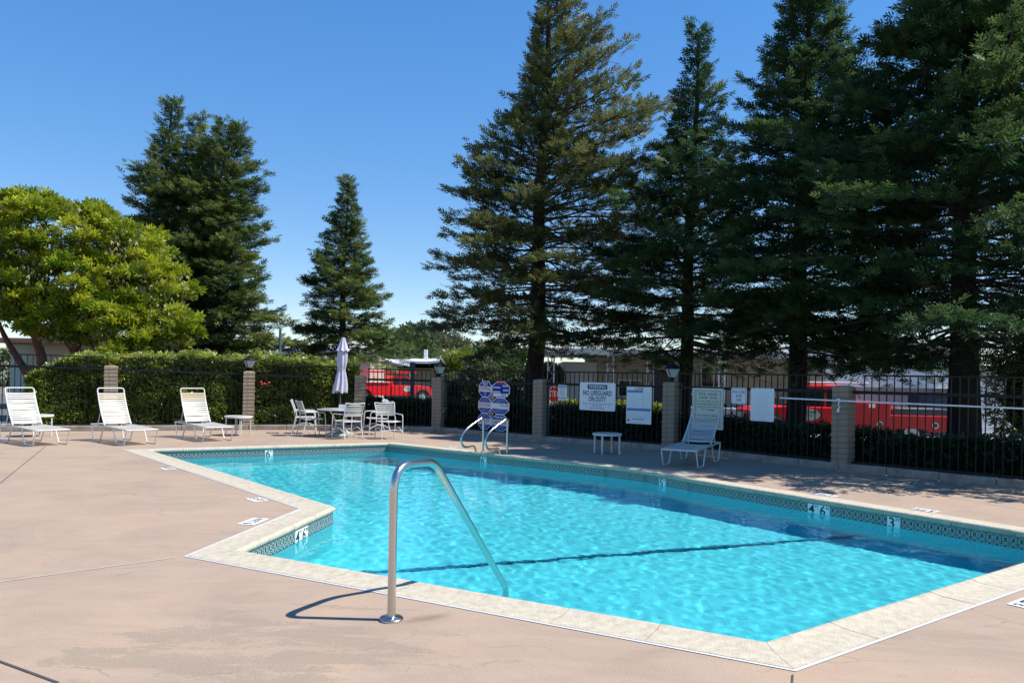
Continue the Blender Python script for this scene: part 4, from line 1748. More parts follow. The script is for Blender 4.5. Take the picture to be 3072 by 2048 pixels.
# ------------------------------------------------------------------ steel rails
nin = Vector((-0.64, -0.77))
path = [(0, 0.0), (0, 0.70), (0.50, 0.47), (0.66, 0.30), (0.58, 0.12), (0.26, 0.13), (0.20, 0.0)]
for bx, by, lab in ((-0.55, 15.26, 'left of the two looped steel ladder rails on the far deck'), (-0.07, 14.91, 'right of the two looped steel ladder rails on the far deck')):
    t = thing('ladder_rail', lab, 'handrail', (bx, by, 0), math.atan2(nin.y, nin.x), 'looped steel ladder rails')
    pts = fillet([(s, 0, z) for s, z in path], [0.10, 0.12, 0.12, 0.12, 0.06], 7)
    MB().tube(pts, 0.0215, 12).build('tube', STEEL, t, smooth=True)
    for s in (0, 0.20):
        MB().lathe([(0.045, 0.0), (0.045, 0.008), (0.03, 0.016)], 16, c=(s, 0, 0)).build('flange', STEEL, t, smooth=True)
t = thing('stair_handrail', 'large bent stainless handrail in the foreground entering the water', 'handrail', (-0.71, 4.69, 0), math.atan2(0.90, 0.43))
pts = fillet([(0, 0, 0), (0, 0, 0.945), (0.47, 0, 0.925), (1.545, 0, -0.13), (1.60, 0, -0.22), (1.60, 0, -0.95)], [0.17, 0.10, 0.03, 0.04], 9)
MB().tube(pts, 0.0255, 20).build('tube', STEEL, t, smooth=True)
MB().lathe([(0.072, 0.0), (0.074, 0.012), (0.066, 0.020), (0.034, 0.022), (0.030, 0.026)], 28).build('flange', STEEL, t, smooth=True)


# ------------------------------------------------------------------ foliage
def frames(D, rs):
    D = D / np.linalg.norm(D, axis=1, keepdims=True)
    up = np.tile([0, 0, 1.0], (len(D), 1)) + rs.normal(0, 0.45, (len(D), 3))
    Sx = np.cross(D, up)
    Sx /= np.linalg.norm(Sx, axis=1, keepdims=True) + 1e-9
    Nx = np.cross(Sx, D)
    return D, Sx, Nx


def sprays(P, D, size, rs, blades):
    """blades: list of (offset, angle deg, length, width, lift)"""
    D, Sx, Nx = frames(D, rs)
    sz = size * rs.uniform(0.7, 1.3, (len(P), 1))
    quads = []
    for (o, an, l, wd, lf) in blades:
        a = R(an)
        d = D * math.cos(a) + Sx * math.sin(a) + Nx * lf
        s = -D * math.sin(a) + Sx * math.cos(a)
        b = P + D * o * sz
        m = b + d * (l * 0.5) * sz
        quads.append(np.stack([b, m + s * wd * sz, b + d * l * sz, m - s * wd * sz], 1))
    Q = np.stack(quads, 1)      # n, blades, 4, 3
    return Q.reshape(-1, 3)


REDSPRAY = [(0.0, 48, 0.62, 0.085, 0.05), (0.0, -48, 0.62, 0.085, -0.03), (0.30, 40, 0.62, 0.085, -0.06), (0.30, -40, 0.62, 0.085, 0.06), (0.62, 32, 0.52, 0.08, 0.1), (0.62, -32, 0.52, 0.08, -0.05), (0.1, 4, 1.15, 0.075, 0.03)]


def conifer(name, label, x, y, z0, Ht, prof, base, nbr, per, mat, seed, spray=0.19, asym=None, el=(-4, 48), droop=0.22, lean=0.0, tr=0.28, sprayjit=0.12, cat='tree', group=None, trunkside=10, upright=0.25, zmin=2.0):
    rs = np.random.RandomState(seed)
    t = thing(name, label, cat, (x, y, z0), 0, group)
    zs = np.array([p[0] for p in prof])
    rv = np.array([p[1] for p in prof])
    # trunk
    q = MB()
    k = 16
    pts, rad = [], []
    for i in range(k + 1):
        u = i / k
        h = Ht * 0.985 * u
        r_ = tr * ((1 - u) ** 0.85) + 0.012
        if h < 1.0:
            r_ *= 1 + 0.55 * (1 - h) ** 2
        pts.append((lean * h + 0.05 * math.sin(h * 0.9 + seed), 0.05 * math.cos(h * 0.7 + seed), h))
        rad.append(r_)
    q.tube(pts, rad, trunkside)
    vv = np.array(q.v)
    an = np.arctan2(vv[:, 1], vv[:, 0])
    sc_ = 1 + 0.07 * np.sin(an * 5 + vv[:, 2] * 0.6) + 0.03 * rs.normal(size=len(vv))
    vv[:, 0] *= sc_
    vv[:, 1] *= sc_
    q.v = [tuple(p) for p in vv]
    q.build('trunk', BARK, t)
    wood = MB()
    PP, DD, TT = [], [], []
    ga = rs.uniform(0, 6.28)
    for i in range(nbr):
        f = ((i + rs.uniform(0, 1)) / nbr) ** 0.92
        h = base + (Ht * 0.985 - base) * f
        az = ga + i * 2.39996 + rs.normal(0, 0.35)
        Rr = np.interp(h / Ht, zs, rv)
        lump = 1 + 0.16 * math.sin(az * 2 + h * 1.1 + seed) + 0.12 * math.sin(az * 3 - h * 2.3 + seed * 2)
        Rr *= lump * rs.uniform(0.66, 1.10)
        if asym:
            Rr *= asym(az, h / Ht)
        Rr = max(Rr, 0.18)
        e0 = R(el[0] + (el[1] - el[0]) * f + rs.normal(0, 7))
        bx = lean * h
        dr = np.array([math.cos(az), math.sin(az), 0.0])
        pr = np.array([-math.sin(az), math.cos(az), 0.0])
        dp = droop * (1 - f) * rs.uniform(0.5, 1.4)

        def sp(tt):
            tt = np.asarray(tt)[:, None]
            return np.array([bx, 0, h]) + dr * Rr * tt + np.array([0, 0, 1.0]) * Rr * (math.tan(e0) * tt - dp * tt ** 2 + 0.5 * dp * tt ** 4 * 1.1)
        ts = np.linspace(0, 1, 6)
        wp_ = sp(ts)
        kp = [(tuple(p), max(0.006, 0.035 * (1 - a) * min(1, Rr / 2.5) + 0.006)) for p, a in zip(wp_, ts) if p[2] + z0 > zmin + 0.08]
        if len(kp) > 1 and len(kp) == len(wp_) or (len(kp) > 2 and wp_[0][2] + z0 > zmin + 0.08):
            wood.tube([a for a, b in kp], [b for a, b in kp], 3, cap=False)
        m_ = max(5, int(Rr * per * rs.uniform(0.75, 1.25) * (1 - 0.45 * f ** 3)))
        tt = 1 - rs.beta(1.15, 1.9, m_) * 0.88
        wl = (0.42 * Rr * (1 - tt) ** 0.75 * (0.35 + tt) + 0.05) * 0.95
        lat = rs.uniform(-1, 1, m_)
        base_p = sp(tt)
        P = base_p + pr * (lat * wl)[:, None] + rs.normal(0, sprayjit * 0.5, (m_, 3)) * np.array([1, 1, 0.9])
        P[:, 2] -= np.abs(lat) * wl * 0.22
        D = dr * (0.75 - 0.25 * np.abs(lat))[:, None] + pr * (lat * 0.8)[:, None] + np.array([0, 0, 1.0]) * (upright * (0.2 + f) + rs.normal(0, 0.22, m_))[:, None]
        PP.append(P)
        DD.append(D)
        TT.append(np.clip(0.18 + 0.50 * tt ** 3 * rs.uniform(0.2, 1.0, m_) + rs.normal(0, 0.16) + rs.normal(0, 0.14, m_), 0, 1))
    wood.build('branches', TWIG, t)
    P = np.concatenate(PP)
    D = np.concatenate(DD)
    T = np.concatenate(TT)
    ok = P[:, 2] + z0 > zmin + rs.normal(0, 0.12, len(P)) + 0.25 * np.sin(P[:, 0] * 1.7 + P[:, 1])
    P, D, T = P[ok], D[ok], T[ok]
    Q = sprays(P, D, spray, rs, REDSPRAY)
    npmesh('crown', Q, 4, mat, t, tint=np.repeat(T, len(REDSPRAY)))
    return t, len(P)


ROSETTE = [(0.0, 0, 1.0, 0.17, 0.25), (0.0, 55, 0.95, 0.17, 0.1), (0.0, -55, 0.95, 0.17, 0.15), (0.0, 110, 0.9, 0.17, -0.1), (0.0, -110, 0.9, 0.17, 0.0), (0, 165, 0.8, 0.17, 0.1)]
LEAF2 = [(0.0, 20, 1.0, 0.24, 0.2), (0.0, -75, 0.9, 0.24, -0.2), (0.1, 100, 0.8, 0.22, 0.3)]


def shell_points(ells, cnt, rs, thick=0.28, reject=True):
    """points through the outer part of a union of ellipsoids"""
    vol = np.array([e[3] * e[4] * e[5] for e in ells]) ** (2 / 3)
    pick = rs.choice(len(ells), cnt, p=vol / vol.sum())
    Ea = np.array(ells)
    n_ = rs.normal(size=(cnt, 3))
    n_ /= np.linalg.norm(n_, axis=1, keepdims=True)
    rad = 1 - thick * rs.beta(1.0, 1.6, cnt)
    rad *= 1 + 0.10 * np.sin(n_[:, 0] * 7 + pick) * np.cos(n_[:, 1] * 6 + 2 * pick)
    P = Ea[pick, :3] + n_ * Ea[pick, 3:] * rad[:, None]
    keep = np.ones(cnt, bool)
    if reject:
        for k, e in enumerate(ells):
            d = (((P - Ea[k, :3]) / Ea[k, 3:]) ** 2).sum(1)
            keep &= ~((d < 0.45) & (pick != k))
    return P[keep], n_[keep]


def leafy(name, label, cat, x, y, z0, ells, cnt, mat, seed, size=0.12, kinds=ROSETTE, stems=None, bark=None, group=None, thick=0.3, core=None, clump=0, clr=0.3):
    rs = np.random.RandomState(seed)
    t = thing(name, label, cat, (x, y, z0), 0, group)
    if clump:
        Cc, Cn = shell_points(ells, clump, rs, thick)
        pk = rs.randint(0, len(Cc), cnt)
        dd = rs.normal(0, 1, (cnt, 3))
        dd /= np.linalg.norm(dd, axis=1, keepdims=True)
        n_ = Cn[pk] * 0.5 + dd
        n_[:, 2] = np.abs(n_[:, 2]) * 0.9 - 0.15
        n_ /= np.linalg.norm(n_, axis=1, keepdims=True)
        P = Cc[pk] + n_ * clr * np.array([1, 1, 0.7])
    else:
        P, n_ = shell_points(ells, cnt, rs, thick)
    D = n_ * 0.8 + rs.normal(0, 0.45, P.shape) + np.array([0, 0, 0.35])
    Q = sprays(P, D, size, rs, kinds)
    cj = rs.normal(0, 0.2, 4096)
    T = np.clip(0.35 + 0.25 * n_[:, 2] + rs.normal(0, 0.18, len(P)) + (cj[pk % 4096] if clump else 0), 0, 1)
    npmesh('crown' if stems else 'foliage', Q, 4, mat, t, tint=np.repeat(T, len(kinds)))
    if stems:
        q = MB()
        for pts, r0, r1 in stems:
            pts = fillet(pts, 0.3, 4)
            k = len(pts)
            q.tube(pts, [r0 + (r1 - r0) * i / (k - 1) for i in range(k)], 8)
        q.build('trunk', bark or BARK, t, smooth=True)
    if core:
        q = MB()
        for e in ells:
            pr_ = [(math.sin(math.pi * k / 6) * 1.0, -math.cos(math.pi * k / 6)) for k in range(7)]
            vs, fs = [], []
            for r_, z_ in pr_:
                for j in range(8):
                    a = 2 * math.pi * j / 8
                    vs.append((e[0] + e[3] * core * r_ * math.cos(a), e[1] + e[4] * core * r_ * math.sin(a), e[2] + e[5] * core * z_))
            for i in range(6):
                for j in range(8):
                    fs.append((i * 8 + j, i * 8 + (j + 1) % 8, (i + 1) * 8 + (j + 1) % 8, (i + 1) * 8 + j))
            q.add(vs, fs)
        q.build('shade_twig_core', CORE, t)  # solid blobs whose dark colour stands in for shade inside the foliage
    return t


def hedge(label, line, thick, ztop, z0, cnt, mat, seed, size=0.055, kinds=LEAF2, wob=0.12, group=None, name='hedge', core=0.62, gapf=None):
    """clipped or loose hedge along a polyline; leaves through its outer layers"""
    rs = np.random.RandomState(seed)
    t = thing(name, label, 'hedge', (line[0][0], line[0][1], 0), 0, group)
    o = np.array([line[0][0], line[0][1], 0])
    segs = []
    for a, b in zip(line[:-1], line[1:]):
        segs.append((np.array([*a, 0.0]), np.array([*b, 0.0])))
    Ls = np.array([np.linalg.norm(b - a) for a, b in segs])
    tot = Ls.sum()
    cum = np.concatenate([[0], np.cumsum(Ls)])
    s = rs.uniform(0, tot, cnt)
    k = np.clip(np.searchsorted(cum, s) - 1, 0, len(segs) - 1)
    A = np.array([a for a, b in segs])[k]
    B = np.array([b for a, b in segs])[k]
    u = ((s - cum[k]) / Ls[k])[:, None]
    E = (B - A) / np.linalg.norm(B - A, axis=1, keepdims=True)
    Nn = np.stack([-E[:, 1], E[:, 0], np.zeros(len(E))], 1)
    zt = np.interp(s, np.linspace(0, tot, len(ztop)), ztop)
    zt = zt + wob * (np.sin(s * 2.3 + seed) * 0.5 + np.sin(s * 5.1 + 1) * 0.35 + np.sin(s * 11) * 0.2)
    face = rs.choice(3, cnt, p=[0.60, 0.30, 0.10])
    dep = rs.beta(1.0, 2.2, cnt) * 0.22
    front = face == 0
    lat = np.where(front, -thick / 2 + dep, np.where(face == 2, thick / 2 - dep, rs.uniform(-0.5, 0.5, cnt) * thick))
    lump = 0.09 * np.sin(s * 3.1 + 2) + 0.06 * np.sin(s * 7.7) + 0.08
    hz = rs.uniform(0, 1, cnt)
    zz = np.where(face == 1, zt - dep * 0.8, z0 + (zt - z0) * hz)
    lump2 = lump + 0.07 * np.sin(zz * 4 + s * 1.3) + 0.05 * np.sin(zz * 9 - s * 2)
    lat = lat + np.where(front, -lump2 * 0.6, 0) * min(1, thick)
    # a few loose shoots above the top
    shoot = (face == 1) & (rs.uniform(size=cnt) < 0.08)
    zz = np.where(shoot, zt + rs.uniform(0, 0.20, cnt) * wob / 0.12, zz)
    P = A + (B - A) * u + Nn * lat[:, None]
    P[:, 2] = zz
    P -= o
    D = np.where(front[:, None], -Nn * 0.7, 0) + np.where((face == 1)[:, None], np.array([[0, 0, 0.8]]), 0) + rs.normal(0, 0.55, P.shape)
    clump = 0.5 + 0.5 * np.sin(s * 6.0 + 3 * np.sin(zz * 5)) * np.sin(zz * 7 + s)
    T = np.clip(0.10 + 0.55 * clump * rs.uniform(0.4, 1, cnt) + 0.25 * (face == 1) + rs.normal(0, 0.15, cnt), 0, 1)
    Q = sprays(P, D, size, rs, kinds)
    npmesh('foliage', Q, 4, mat, t, tint=np.repeat(T, len(kinds)))
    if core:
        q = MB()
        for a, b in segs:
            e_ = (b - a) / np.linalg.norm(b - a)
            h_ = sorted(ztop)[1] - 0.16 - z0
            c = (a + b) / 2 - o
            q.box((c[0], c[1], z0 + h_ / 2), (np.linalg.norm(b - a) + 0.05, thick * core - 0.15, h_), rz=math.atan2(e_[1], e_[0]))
        q.build('shade_twig_core', CORE, t)  # solid box, inner shade of the hedge put into its dark colour
    return t


def off_line(i0, i1, d):
    out = []
    for i in range(i0, i1 + 1):
        a, b = FL[max(i - 1, 0)], FL[min(i + 1, len(FL) - 1)]
        e_ = (b - a).normalized()
        p = FL[i] + Vector((-e_.y, e_.x)) * d
        out.append((p.x, p.y))
    return out


# conifers ----------------------------------------------------------------
def asR(az, f):
    c = max(0, math.cos(az))
    return 1 + c * (0.30 if f < 0.36 else 0.75 if f < 0.58 else 1.9)


as3 = lambda az, f: 1 + (0.6 * max(0, math.cos(az + 0.3)) if 0.4 < f < 0.68 else 0.08)
as4 = lambda az, f: 1 + 0.22 * max(0, math.cos(az + 2.2))
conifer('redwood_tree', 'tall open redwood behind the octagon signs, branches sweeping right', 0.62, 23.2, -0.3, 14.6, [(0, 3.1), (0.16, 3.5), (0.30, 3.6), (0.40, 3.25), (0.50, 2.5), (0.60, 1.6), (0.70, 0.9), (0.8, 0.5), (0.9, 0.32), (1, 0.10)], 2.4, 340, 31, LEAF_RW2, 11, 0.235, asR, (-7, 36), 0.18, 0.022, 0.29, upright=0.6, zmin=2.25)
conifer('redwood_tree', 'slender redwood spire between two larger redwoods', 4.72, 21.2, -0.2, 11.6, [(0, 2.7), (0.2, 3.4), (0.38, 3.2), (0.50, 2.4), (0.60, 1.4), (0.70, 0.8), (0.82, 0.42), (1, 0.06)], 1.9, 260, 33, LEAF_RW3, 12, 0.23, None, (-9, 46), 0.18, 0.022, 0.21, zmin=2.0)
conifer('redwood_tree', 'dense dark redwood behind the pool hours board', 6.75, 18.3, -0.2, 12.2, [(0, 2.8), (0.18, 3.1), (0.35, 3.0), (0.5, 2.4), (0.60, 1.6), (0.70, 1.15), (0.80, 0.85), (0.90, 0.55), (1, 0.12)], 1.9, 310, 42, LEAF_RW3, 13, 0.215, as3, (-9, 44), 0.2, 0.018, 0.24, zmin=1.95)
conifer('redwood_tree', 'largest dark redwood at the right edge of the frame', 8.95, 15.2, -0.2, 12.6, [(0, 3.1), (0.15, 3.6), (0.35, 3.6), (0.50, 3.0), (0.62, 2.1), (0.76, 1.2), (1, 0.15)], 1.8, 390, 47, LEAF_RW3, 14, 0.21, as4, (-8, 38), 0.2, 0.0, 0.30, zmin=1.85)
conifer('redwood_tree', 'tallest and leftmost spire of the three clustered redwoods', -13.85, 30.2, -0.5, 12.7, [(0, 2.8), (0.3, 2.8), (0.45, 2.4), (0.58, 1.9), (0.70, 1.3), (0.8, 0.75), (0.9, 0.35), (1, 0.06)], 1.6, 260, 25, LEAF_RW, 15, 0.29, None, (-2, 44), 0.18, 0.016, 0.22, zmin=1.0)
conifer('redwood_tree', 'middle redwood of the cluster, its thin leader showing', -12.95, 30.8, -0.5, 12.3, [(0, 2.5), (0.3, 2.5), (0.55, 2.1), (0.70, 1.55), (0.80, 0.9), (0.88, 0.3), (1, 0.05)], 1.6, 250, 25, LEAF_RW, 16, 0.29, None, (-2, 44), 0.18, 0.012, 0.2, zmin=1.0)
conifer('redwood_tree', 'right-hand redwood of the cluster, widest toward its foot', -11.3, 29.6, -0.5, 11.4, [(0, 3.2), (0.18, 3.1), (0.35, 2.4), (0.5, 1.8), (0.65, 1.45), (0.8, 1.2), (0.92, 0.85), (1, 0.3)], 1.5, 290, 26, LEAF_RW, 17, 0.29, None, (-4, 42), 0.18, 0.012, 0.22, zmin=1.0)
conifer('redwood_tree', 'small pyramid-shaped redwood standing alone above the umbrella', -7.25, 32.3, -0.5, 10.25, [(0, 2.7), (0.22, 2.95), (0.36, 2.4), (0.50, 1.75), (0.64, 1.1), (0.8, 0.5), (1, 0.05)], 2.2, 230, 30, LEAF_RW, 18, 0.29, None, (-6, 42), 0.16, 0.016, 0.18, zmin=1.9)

# madrone with yellow-green rosettes and red twisting trunks
rs = np.random.RandomState(3)
ells = [(-0.6, 0, 5.35, 1.9, 1.6, 1.15), (1.2, 0.2, 4.9, 1.5, 1.4, 1.1), (-2.2, 0.2, 4.5, 1.4, 1.4, 1.3), (2.4, -0.1, 3.9, 1.15, 1.2, 1.0), (2.95, -0.2, 2.85, 0.85, 0.9, 0.75), (0.4, -0.6, 3.9, 1.5, 1.2, 1.0), (1.7, -0.9, 2.95, 1.0, 0.9, 0.6),
        (-1.7, -0.6, 3.4, 1.3, 1.1, 0.7), (0.1, -0.7, 2.9, 0.9, 0.8, 0.5), (2.2, -1.2, 2.3, 0.55, 0.6, 0.5), (-3.1, 0, 5.3, 1.0, 1.0, 1.0), (0.9, 0.2, 5.7, 0.7, 0.7, 0.5), (-1.2, 0, 6.1, 0.7, 0.6, 0.5), (-3.3, -0.3, 3.2, 0.9, 0.9, 0.8), (1.0, -0.4, 2.75, 0.8, 0.8, 0.5), (1.9, -0.6, 2.45, 1.0, 0.8, 0.65), (0.2, -0.8, 2.7, 0.8, 0.7, 0.5), (-0.9, -0.3, 3.3, 1.0, 0.9, 0.5)]
stems = [([(-0.9, 0, -0.5), (-0.85, 0, 0.9), (-0.75, 0.1, 1.7), (-1.0, 0, 2.6), (-1.5, 0, 4.0), (-1.9, 0, 5.2)], 0.20, 0.05),
         ([(-0.8, 0, 0.8), (-1.4, 0.1, 1.6), (-1.9, 0, 2.5), (-2.3, 0, 3.7)], 0.13, 0.04),
         ([(0.35, 0, -0.5), (0.3, 0, 1.3), (0.25, 0, 2.1), (0.55, 0.1, 3.0), (0.6, 0, 4.6)], 0.17, 0.05),
         ([(0.25, 0, 1.9), (-0.15, 0, 2.5), (-0.3, 0.1, 3.6)], 0.10, 0.04),
         ([(0.5, 0, 0.8), (1.3, 0, 1.75), (1.9, 0, 2.15), (2.5, 0, 2.9), (3.0, 0, 3.6)], 0.12, 0.04),
         ([(1.1, -0.2, 1.6), (1.25, -0.2, 2.3), (1.6, -0.1, 3.4)], 0.08, 0.03)]
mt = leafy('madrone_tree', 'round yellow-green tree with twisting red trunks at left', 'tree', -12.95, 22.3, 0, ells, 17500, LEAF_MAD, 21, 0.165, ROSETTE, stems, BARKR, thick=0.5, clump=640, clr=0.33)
P, n_ = shell_points(ells, 6000, rs, 0.25)
Q = sprays(P - np.array([0, 0, 0.06]), np.tile([0, 0, -1.0], (len(P), 1)) + rs.normal(0, 0.25, P.shape), 0.13, rs, [(0, 8, 1, 0.12, 0), (0.05, -25, 0.8, 0.12, 0.1)])
npmesh('seed_pods', Q, 4, PODS, mt, tint=np.repeat(rs.uniform(0, 1, len(P)), 2))

# hedges ------------------------------------------------------------------
hl = off_line(0, 3, 0.72)
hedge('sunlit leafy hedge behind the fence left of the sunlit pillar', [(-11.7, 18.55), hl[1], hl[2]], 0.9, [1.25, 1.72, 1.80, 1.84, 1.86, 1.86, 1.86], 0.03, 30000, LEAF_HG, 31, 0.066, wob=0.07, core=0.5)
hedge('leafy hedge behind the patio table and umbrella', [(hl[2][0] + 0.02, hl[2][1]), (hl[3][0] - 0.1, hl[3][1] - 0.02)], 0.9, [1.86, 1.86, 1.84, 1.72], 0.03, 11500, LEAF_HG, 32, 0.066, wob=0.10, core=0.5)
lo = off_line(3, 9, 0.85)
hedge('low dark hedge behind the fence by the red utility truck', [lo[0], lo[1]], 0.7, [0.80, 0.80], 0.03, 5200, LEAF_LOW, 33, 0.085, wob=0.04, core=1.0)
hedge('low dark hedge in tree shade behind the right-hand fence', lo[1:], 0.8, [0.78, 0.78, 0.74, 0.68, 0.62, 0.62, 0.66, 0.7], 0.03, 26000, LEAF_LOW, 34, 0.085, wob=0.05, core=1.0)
hedge('clipped yellow-green hedge across the street, sunlit', [tuple(atd(1690, 1200, 27).xy), tuple(atd(1995, 1200, 25.0).xy)], 0.8, [0.72, 0.66], -0.5, 6000, LEAF_YL, 35, 0.08, wob=0.05)
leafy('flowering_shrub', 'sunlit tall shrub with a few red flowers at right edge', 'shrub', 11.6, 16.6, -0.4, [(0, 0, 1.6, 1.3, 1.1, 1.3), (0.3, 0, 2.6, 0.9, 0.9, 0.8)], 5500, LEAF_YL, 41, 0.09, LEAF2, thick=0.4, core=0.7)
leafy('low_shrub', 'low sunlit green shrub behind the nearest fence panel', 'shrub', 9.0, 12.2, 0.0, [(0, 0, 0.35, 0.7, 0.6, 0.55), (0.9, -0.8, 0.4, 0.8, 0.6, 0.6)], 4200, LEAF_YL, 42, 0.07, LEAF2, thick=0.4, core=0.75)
rs = np.random.RandomState(9)
fq = MB()
for px, py in ((782, 1145), (792, 1150), (806, 1147), (785, 1152), (570, 1131), (800, 1152)):
    p = atd(px, py, 19.72)
    fq.lathe([(0.0, -0.02), (0.035, 0.0), (0.02, 0.02)], 6, c=tuple(p), star=0.3, lobes=5)
fo = fq.build('hedge_flowers', FLOWER)
tag(fo, 'few small red flowers on the hedge beside the sunlit pillar', 'flowers')

# far trees and shrubs ------------------------------------------------------
far = [('round mid-green tree beyond the white roofs, above the red truck', 1215, 990, 70, 3.0, LEAF_FAR, 3600), ('taller dark green tree beyond the white roofs', 1262, 975, 78, 3.4, LEAF_FAR, 3600),
       ('grey-green tree seen left of the big redwood trunk', 1330, 990, 74, 3.0, LEAF_GREY, 3000), ('pale shrubby tree right behind the cream house', 1420, 1035, 66, 2.4, LEAF_GREY, 2600), ('green tree between the cream house and the redwood trunk', 1500, 1020, 62, 2.8, LEAF_FAR, 3000),
       ('green tree far behind the clustered redwoods', 760, 1020, 80, 3.2, LEAF_FAR, 2200), ('distant tree at left behind the madrone', 60, 1040, 80, 3.0, LEAF_FAR, 2000)]
for k, (lab, px, py, Yd, r_, m_, cnt) in enumerate(far):
    c = atd(px, py, Yd)
    el_ = [(0, 0, c.z - 0.6 - r_ * 0.5, r_, r_, r_ * 0.9), (r_ * 0.6, 0, c.z + 0.5 - r_ * 1.1, r_ * 0.8, r_ * 0.8, r_ * 0.8), (-r_ * 0.6, 0, c.z + 0.5 - r_ * 1.0, r_ * 0.8, r_ * 0.8, r_ * 0.8)]
    leafy('far_tree', lab, 'tree', c.x, c.y, -0.5, el_, cnt, m_, 50 + k, 0.42, LEAF2, stems=[([(0, 0, 0), (0.1, 0, 1.5), (0, 0, c.z)], 0.2, 0.1)], thick=0.5, group='trees beyond the houses')
sh = [('spiky yellow-green plant beside the cream house, behind the octagon signs', 1385, 1110, 40, 1.1, LEAF_YL), ('grey-green bush behind the octagon signs', 1440, 1130, 36, 1.0, LEAF_GREY), ('olive green bush left of the redwood trunk', 1505, 1125, 38, 1.15, LEAF_FAR),
      ('low bush right of the lantern pillar, across the street', 1350, 1165, 37, 0.7, LEAF_GREY), ('small pale bush beside the stop sign', 1650, 1130, 33, 0.55, LEAF_GREY)]
for k, (lab, px, py, Yd, r_, m_) in enumerate(sh):
    c = atd(px, py, Yd)
    leafy('street_shrub', lab, 'shrub', c.x, c.y, -0.5, [(0, 0, max(r_, c.z + 0.5), r_, r_, r_), (0.2, 0, r_ * 0.7, r_ * 0.8, r_ * 0.8, r_ * 0.7)], 1700, m_, 70 + k, 0.20, LEAF2, thick=0.6, group='shrubs across the street')


# ------------------------------------------------------------------ buildings
def siding(t, x0, x1, z0, z1, y, m, step=0.2, gap=0.012):
    z = z0
    me_ = None
    while z < z1 - 0.01:
        h_ = min(step, z1 - z)
        q = MB()
        q.add([(x0, y - 0.022, z), (x1, y - 0.022, z), (x1, y - 0.004, z + h_ - 0.002), (x0, y - 0.004, z + h_ - 0.002), (x0, y + 0.02, z), (x1, y + 0.02, z), (x1, y + 0.02, z + h_ - 0.002), (x0, y + 0.02, z + h_ - 0.002)],
              [(0, 1, 2, 3), (5, 4, 7, 6), (3, 2, 6, 7), (1, 0, 4, 5), (1, 5, 6, 2), (0, 3, 7, 4)])
        q.build('siding_board', m, t)
        z += step


def window(t, cx_, cz_, wd, ht, y, fm=TRIMW, split=True, curtain=False):
    f = MB()
    fr_ = 0.06
    f.box((cx_, y - 0.04, cz_ + ht / 2), (wd + fr_, 0.06, fr_))
    f.box((cx_, y - 0.04, cz_ - ht / 2), (wd + fr_, 0.06, fr_))
    f.box((cx_ - wd / 2, y - 0.04, cz_), (fr_, 0.058, ht - fr_))
    f.box((cx_ + wd / 2, y - 0.04, cz_), (fr_, 0.058, ht - fr_))
    if split:
        f.box((cx_, y - 0.04, cz_), (0.04, 0.056, ht - fr_))
    w_ = f.build('window', fm, t)
    MB().box((cx_, y - 0.03, cz_), (wd - 0.04, 0.01, ht - 0.04)).build('pane', CURTAIN if curtain else GLASSD, w_)


def scroll_post(t, x, y, z0, z1):
    q = MB()
    for s in (-0.12, 0.12):
        q.box((x + s, y, (z0 + z1) / 2), (0.05, 0.05, z1 - z0))
    q.build('carport_post', TRIMW, t)
    q = MB()
    zz = z0 + 0.3
    while zz < z1 - 0.3:
        pts = [(x + 0.075 * math.sin(2 * math.pi * k / 12), y, zz + 0.5 * k / 12) for k in range(13)]
        q.tube(pts, 0.012, 4)
        zz += 0.55
    q.build('scrollwork', TRIMW, t)


def slope_roof(t, name, front, back, y0, y1, Yb, th=0.16):
    """sloping sheet: front and back edges as (px, py) of the photograph at depths y0 and y1"""
    q = MB()
    vs = []
    for (px, py) in front:
        p = atd(px, py, Yb + y0)
        vs.append((p.x, y0, p.z + 0.5))
    for (px, py) in back:
        p = atd(px, py, Yb + y1)
        vs.append((p.x, y1, p.z + 0.5))
    k = len(front)
    top = list(vs)
    low = [(x, y, z - th) for x, y, z in vs]
    q.v = top + low
    m2 = 2 * k
    for i in range(k - 1):
        q.f.append((i, i + 1, k + i + 1, k + i))
        q.f.append((m2 + i, m2 + k + i, m2 + k + i + 1, m2 + i + 1))
        q.f.append((i + 1, i, m2 + i, m2 + i + 1))
        q.f.append((k + i, k + i + 1, m2 + k + i + 1, m2 + k + i))
    q.f.append((0, k, m2 + k, m2))
    q.f.append((k - 1, m2 + k - 1, m2 + 2 * k - 1, 2 * k - 1))
    return q.build(name, ROOFW, t)


# long beige home with carport, behind the right fence
Yh = 33.0
gx = lambda px, Y_: atd(px, 1150, Y_).x
t = thing('mobile_home', 'long beige home with boarded siding and white carport posts at right', 'house', (0, Yh, -0.5), 0)
xa, xb = gx(1690, Yh), gx(2470, Yh)
xm = gx(1792, Yh)
MB().box(((xm + xb) / 2, 3.0, 1.5), (xb - xm, 5.9, 3.0)).build('wall', WALLBEIGE, t)
siding(t, xm, xb, 0.3, 3.0, 0.03, WALLBEIGE, 0.215)
MB().box(((xa + xm) / 2, 2.3, 1.35), (xm - xa - 0.01, 4.4, 2.7)).build('wall', WALLGREY, t)
siding(t, xa, xm - 0.01, 0.3, 2.7, 0.08, WALLGREY, 0.30)
MB().box(((xa + xb) / 2 - 0.3, 1.6, 3.10), (xb - xa + 1.4, 8.6, 0.16)).build('roof', ROOFW, t)
MB().box(((xa + xb) / 2 - 0.3, -2.72, 3.04), (xb - xa + 1.45, 0.06, 0.24)).build('fascia', TRIMW, t)
MB().box((gx(1990, Yh - 0.2), -0.02, 1.35), (0.9, 0.10, 2.1)).build('door', DKGREY, t)
window(t, gx(2140, Yh), 2.15, 1.1, 0.85, 0.0, TRIMW)
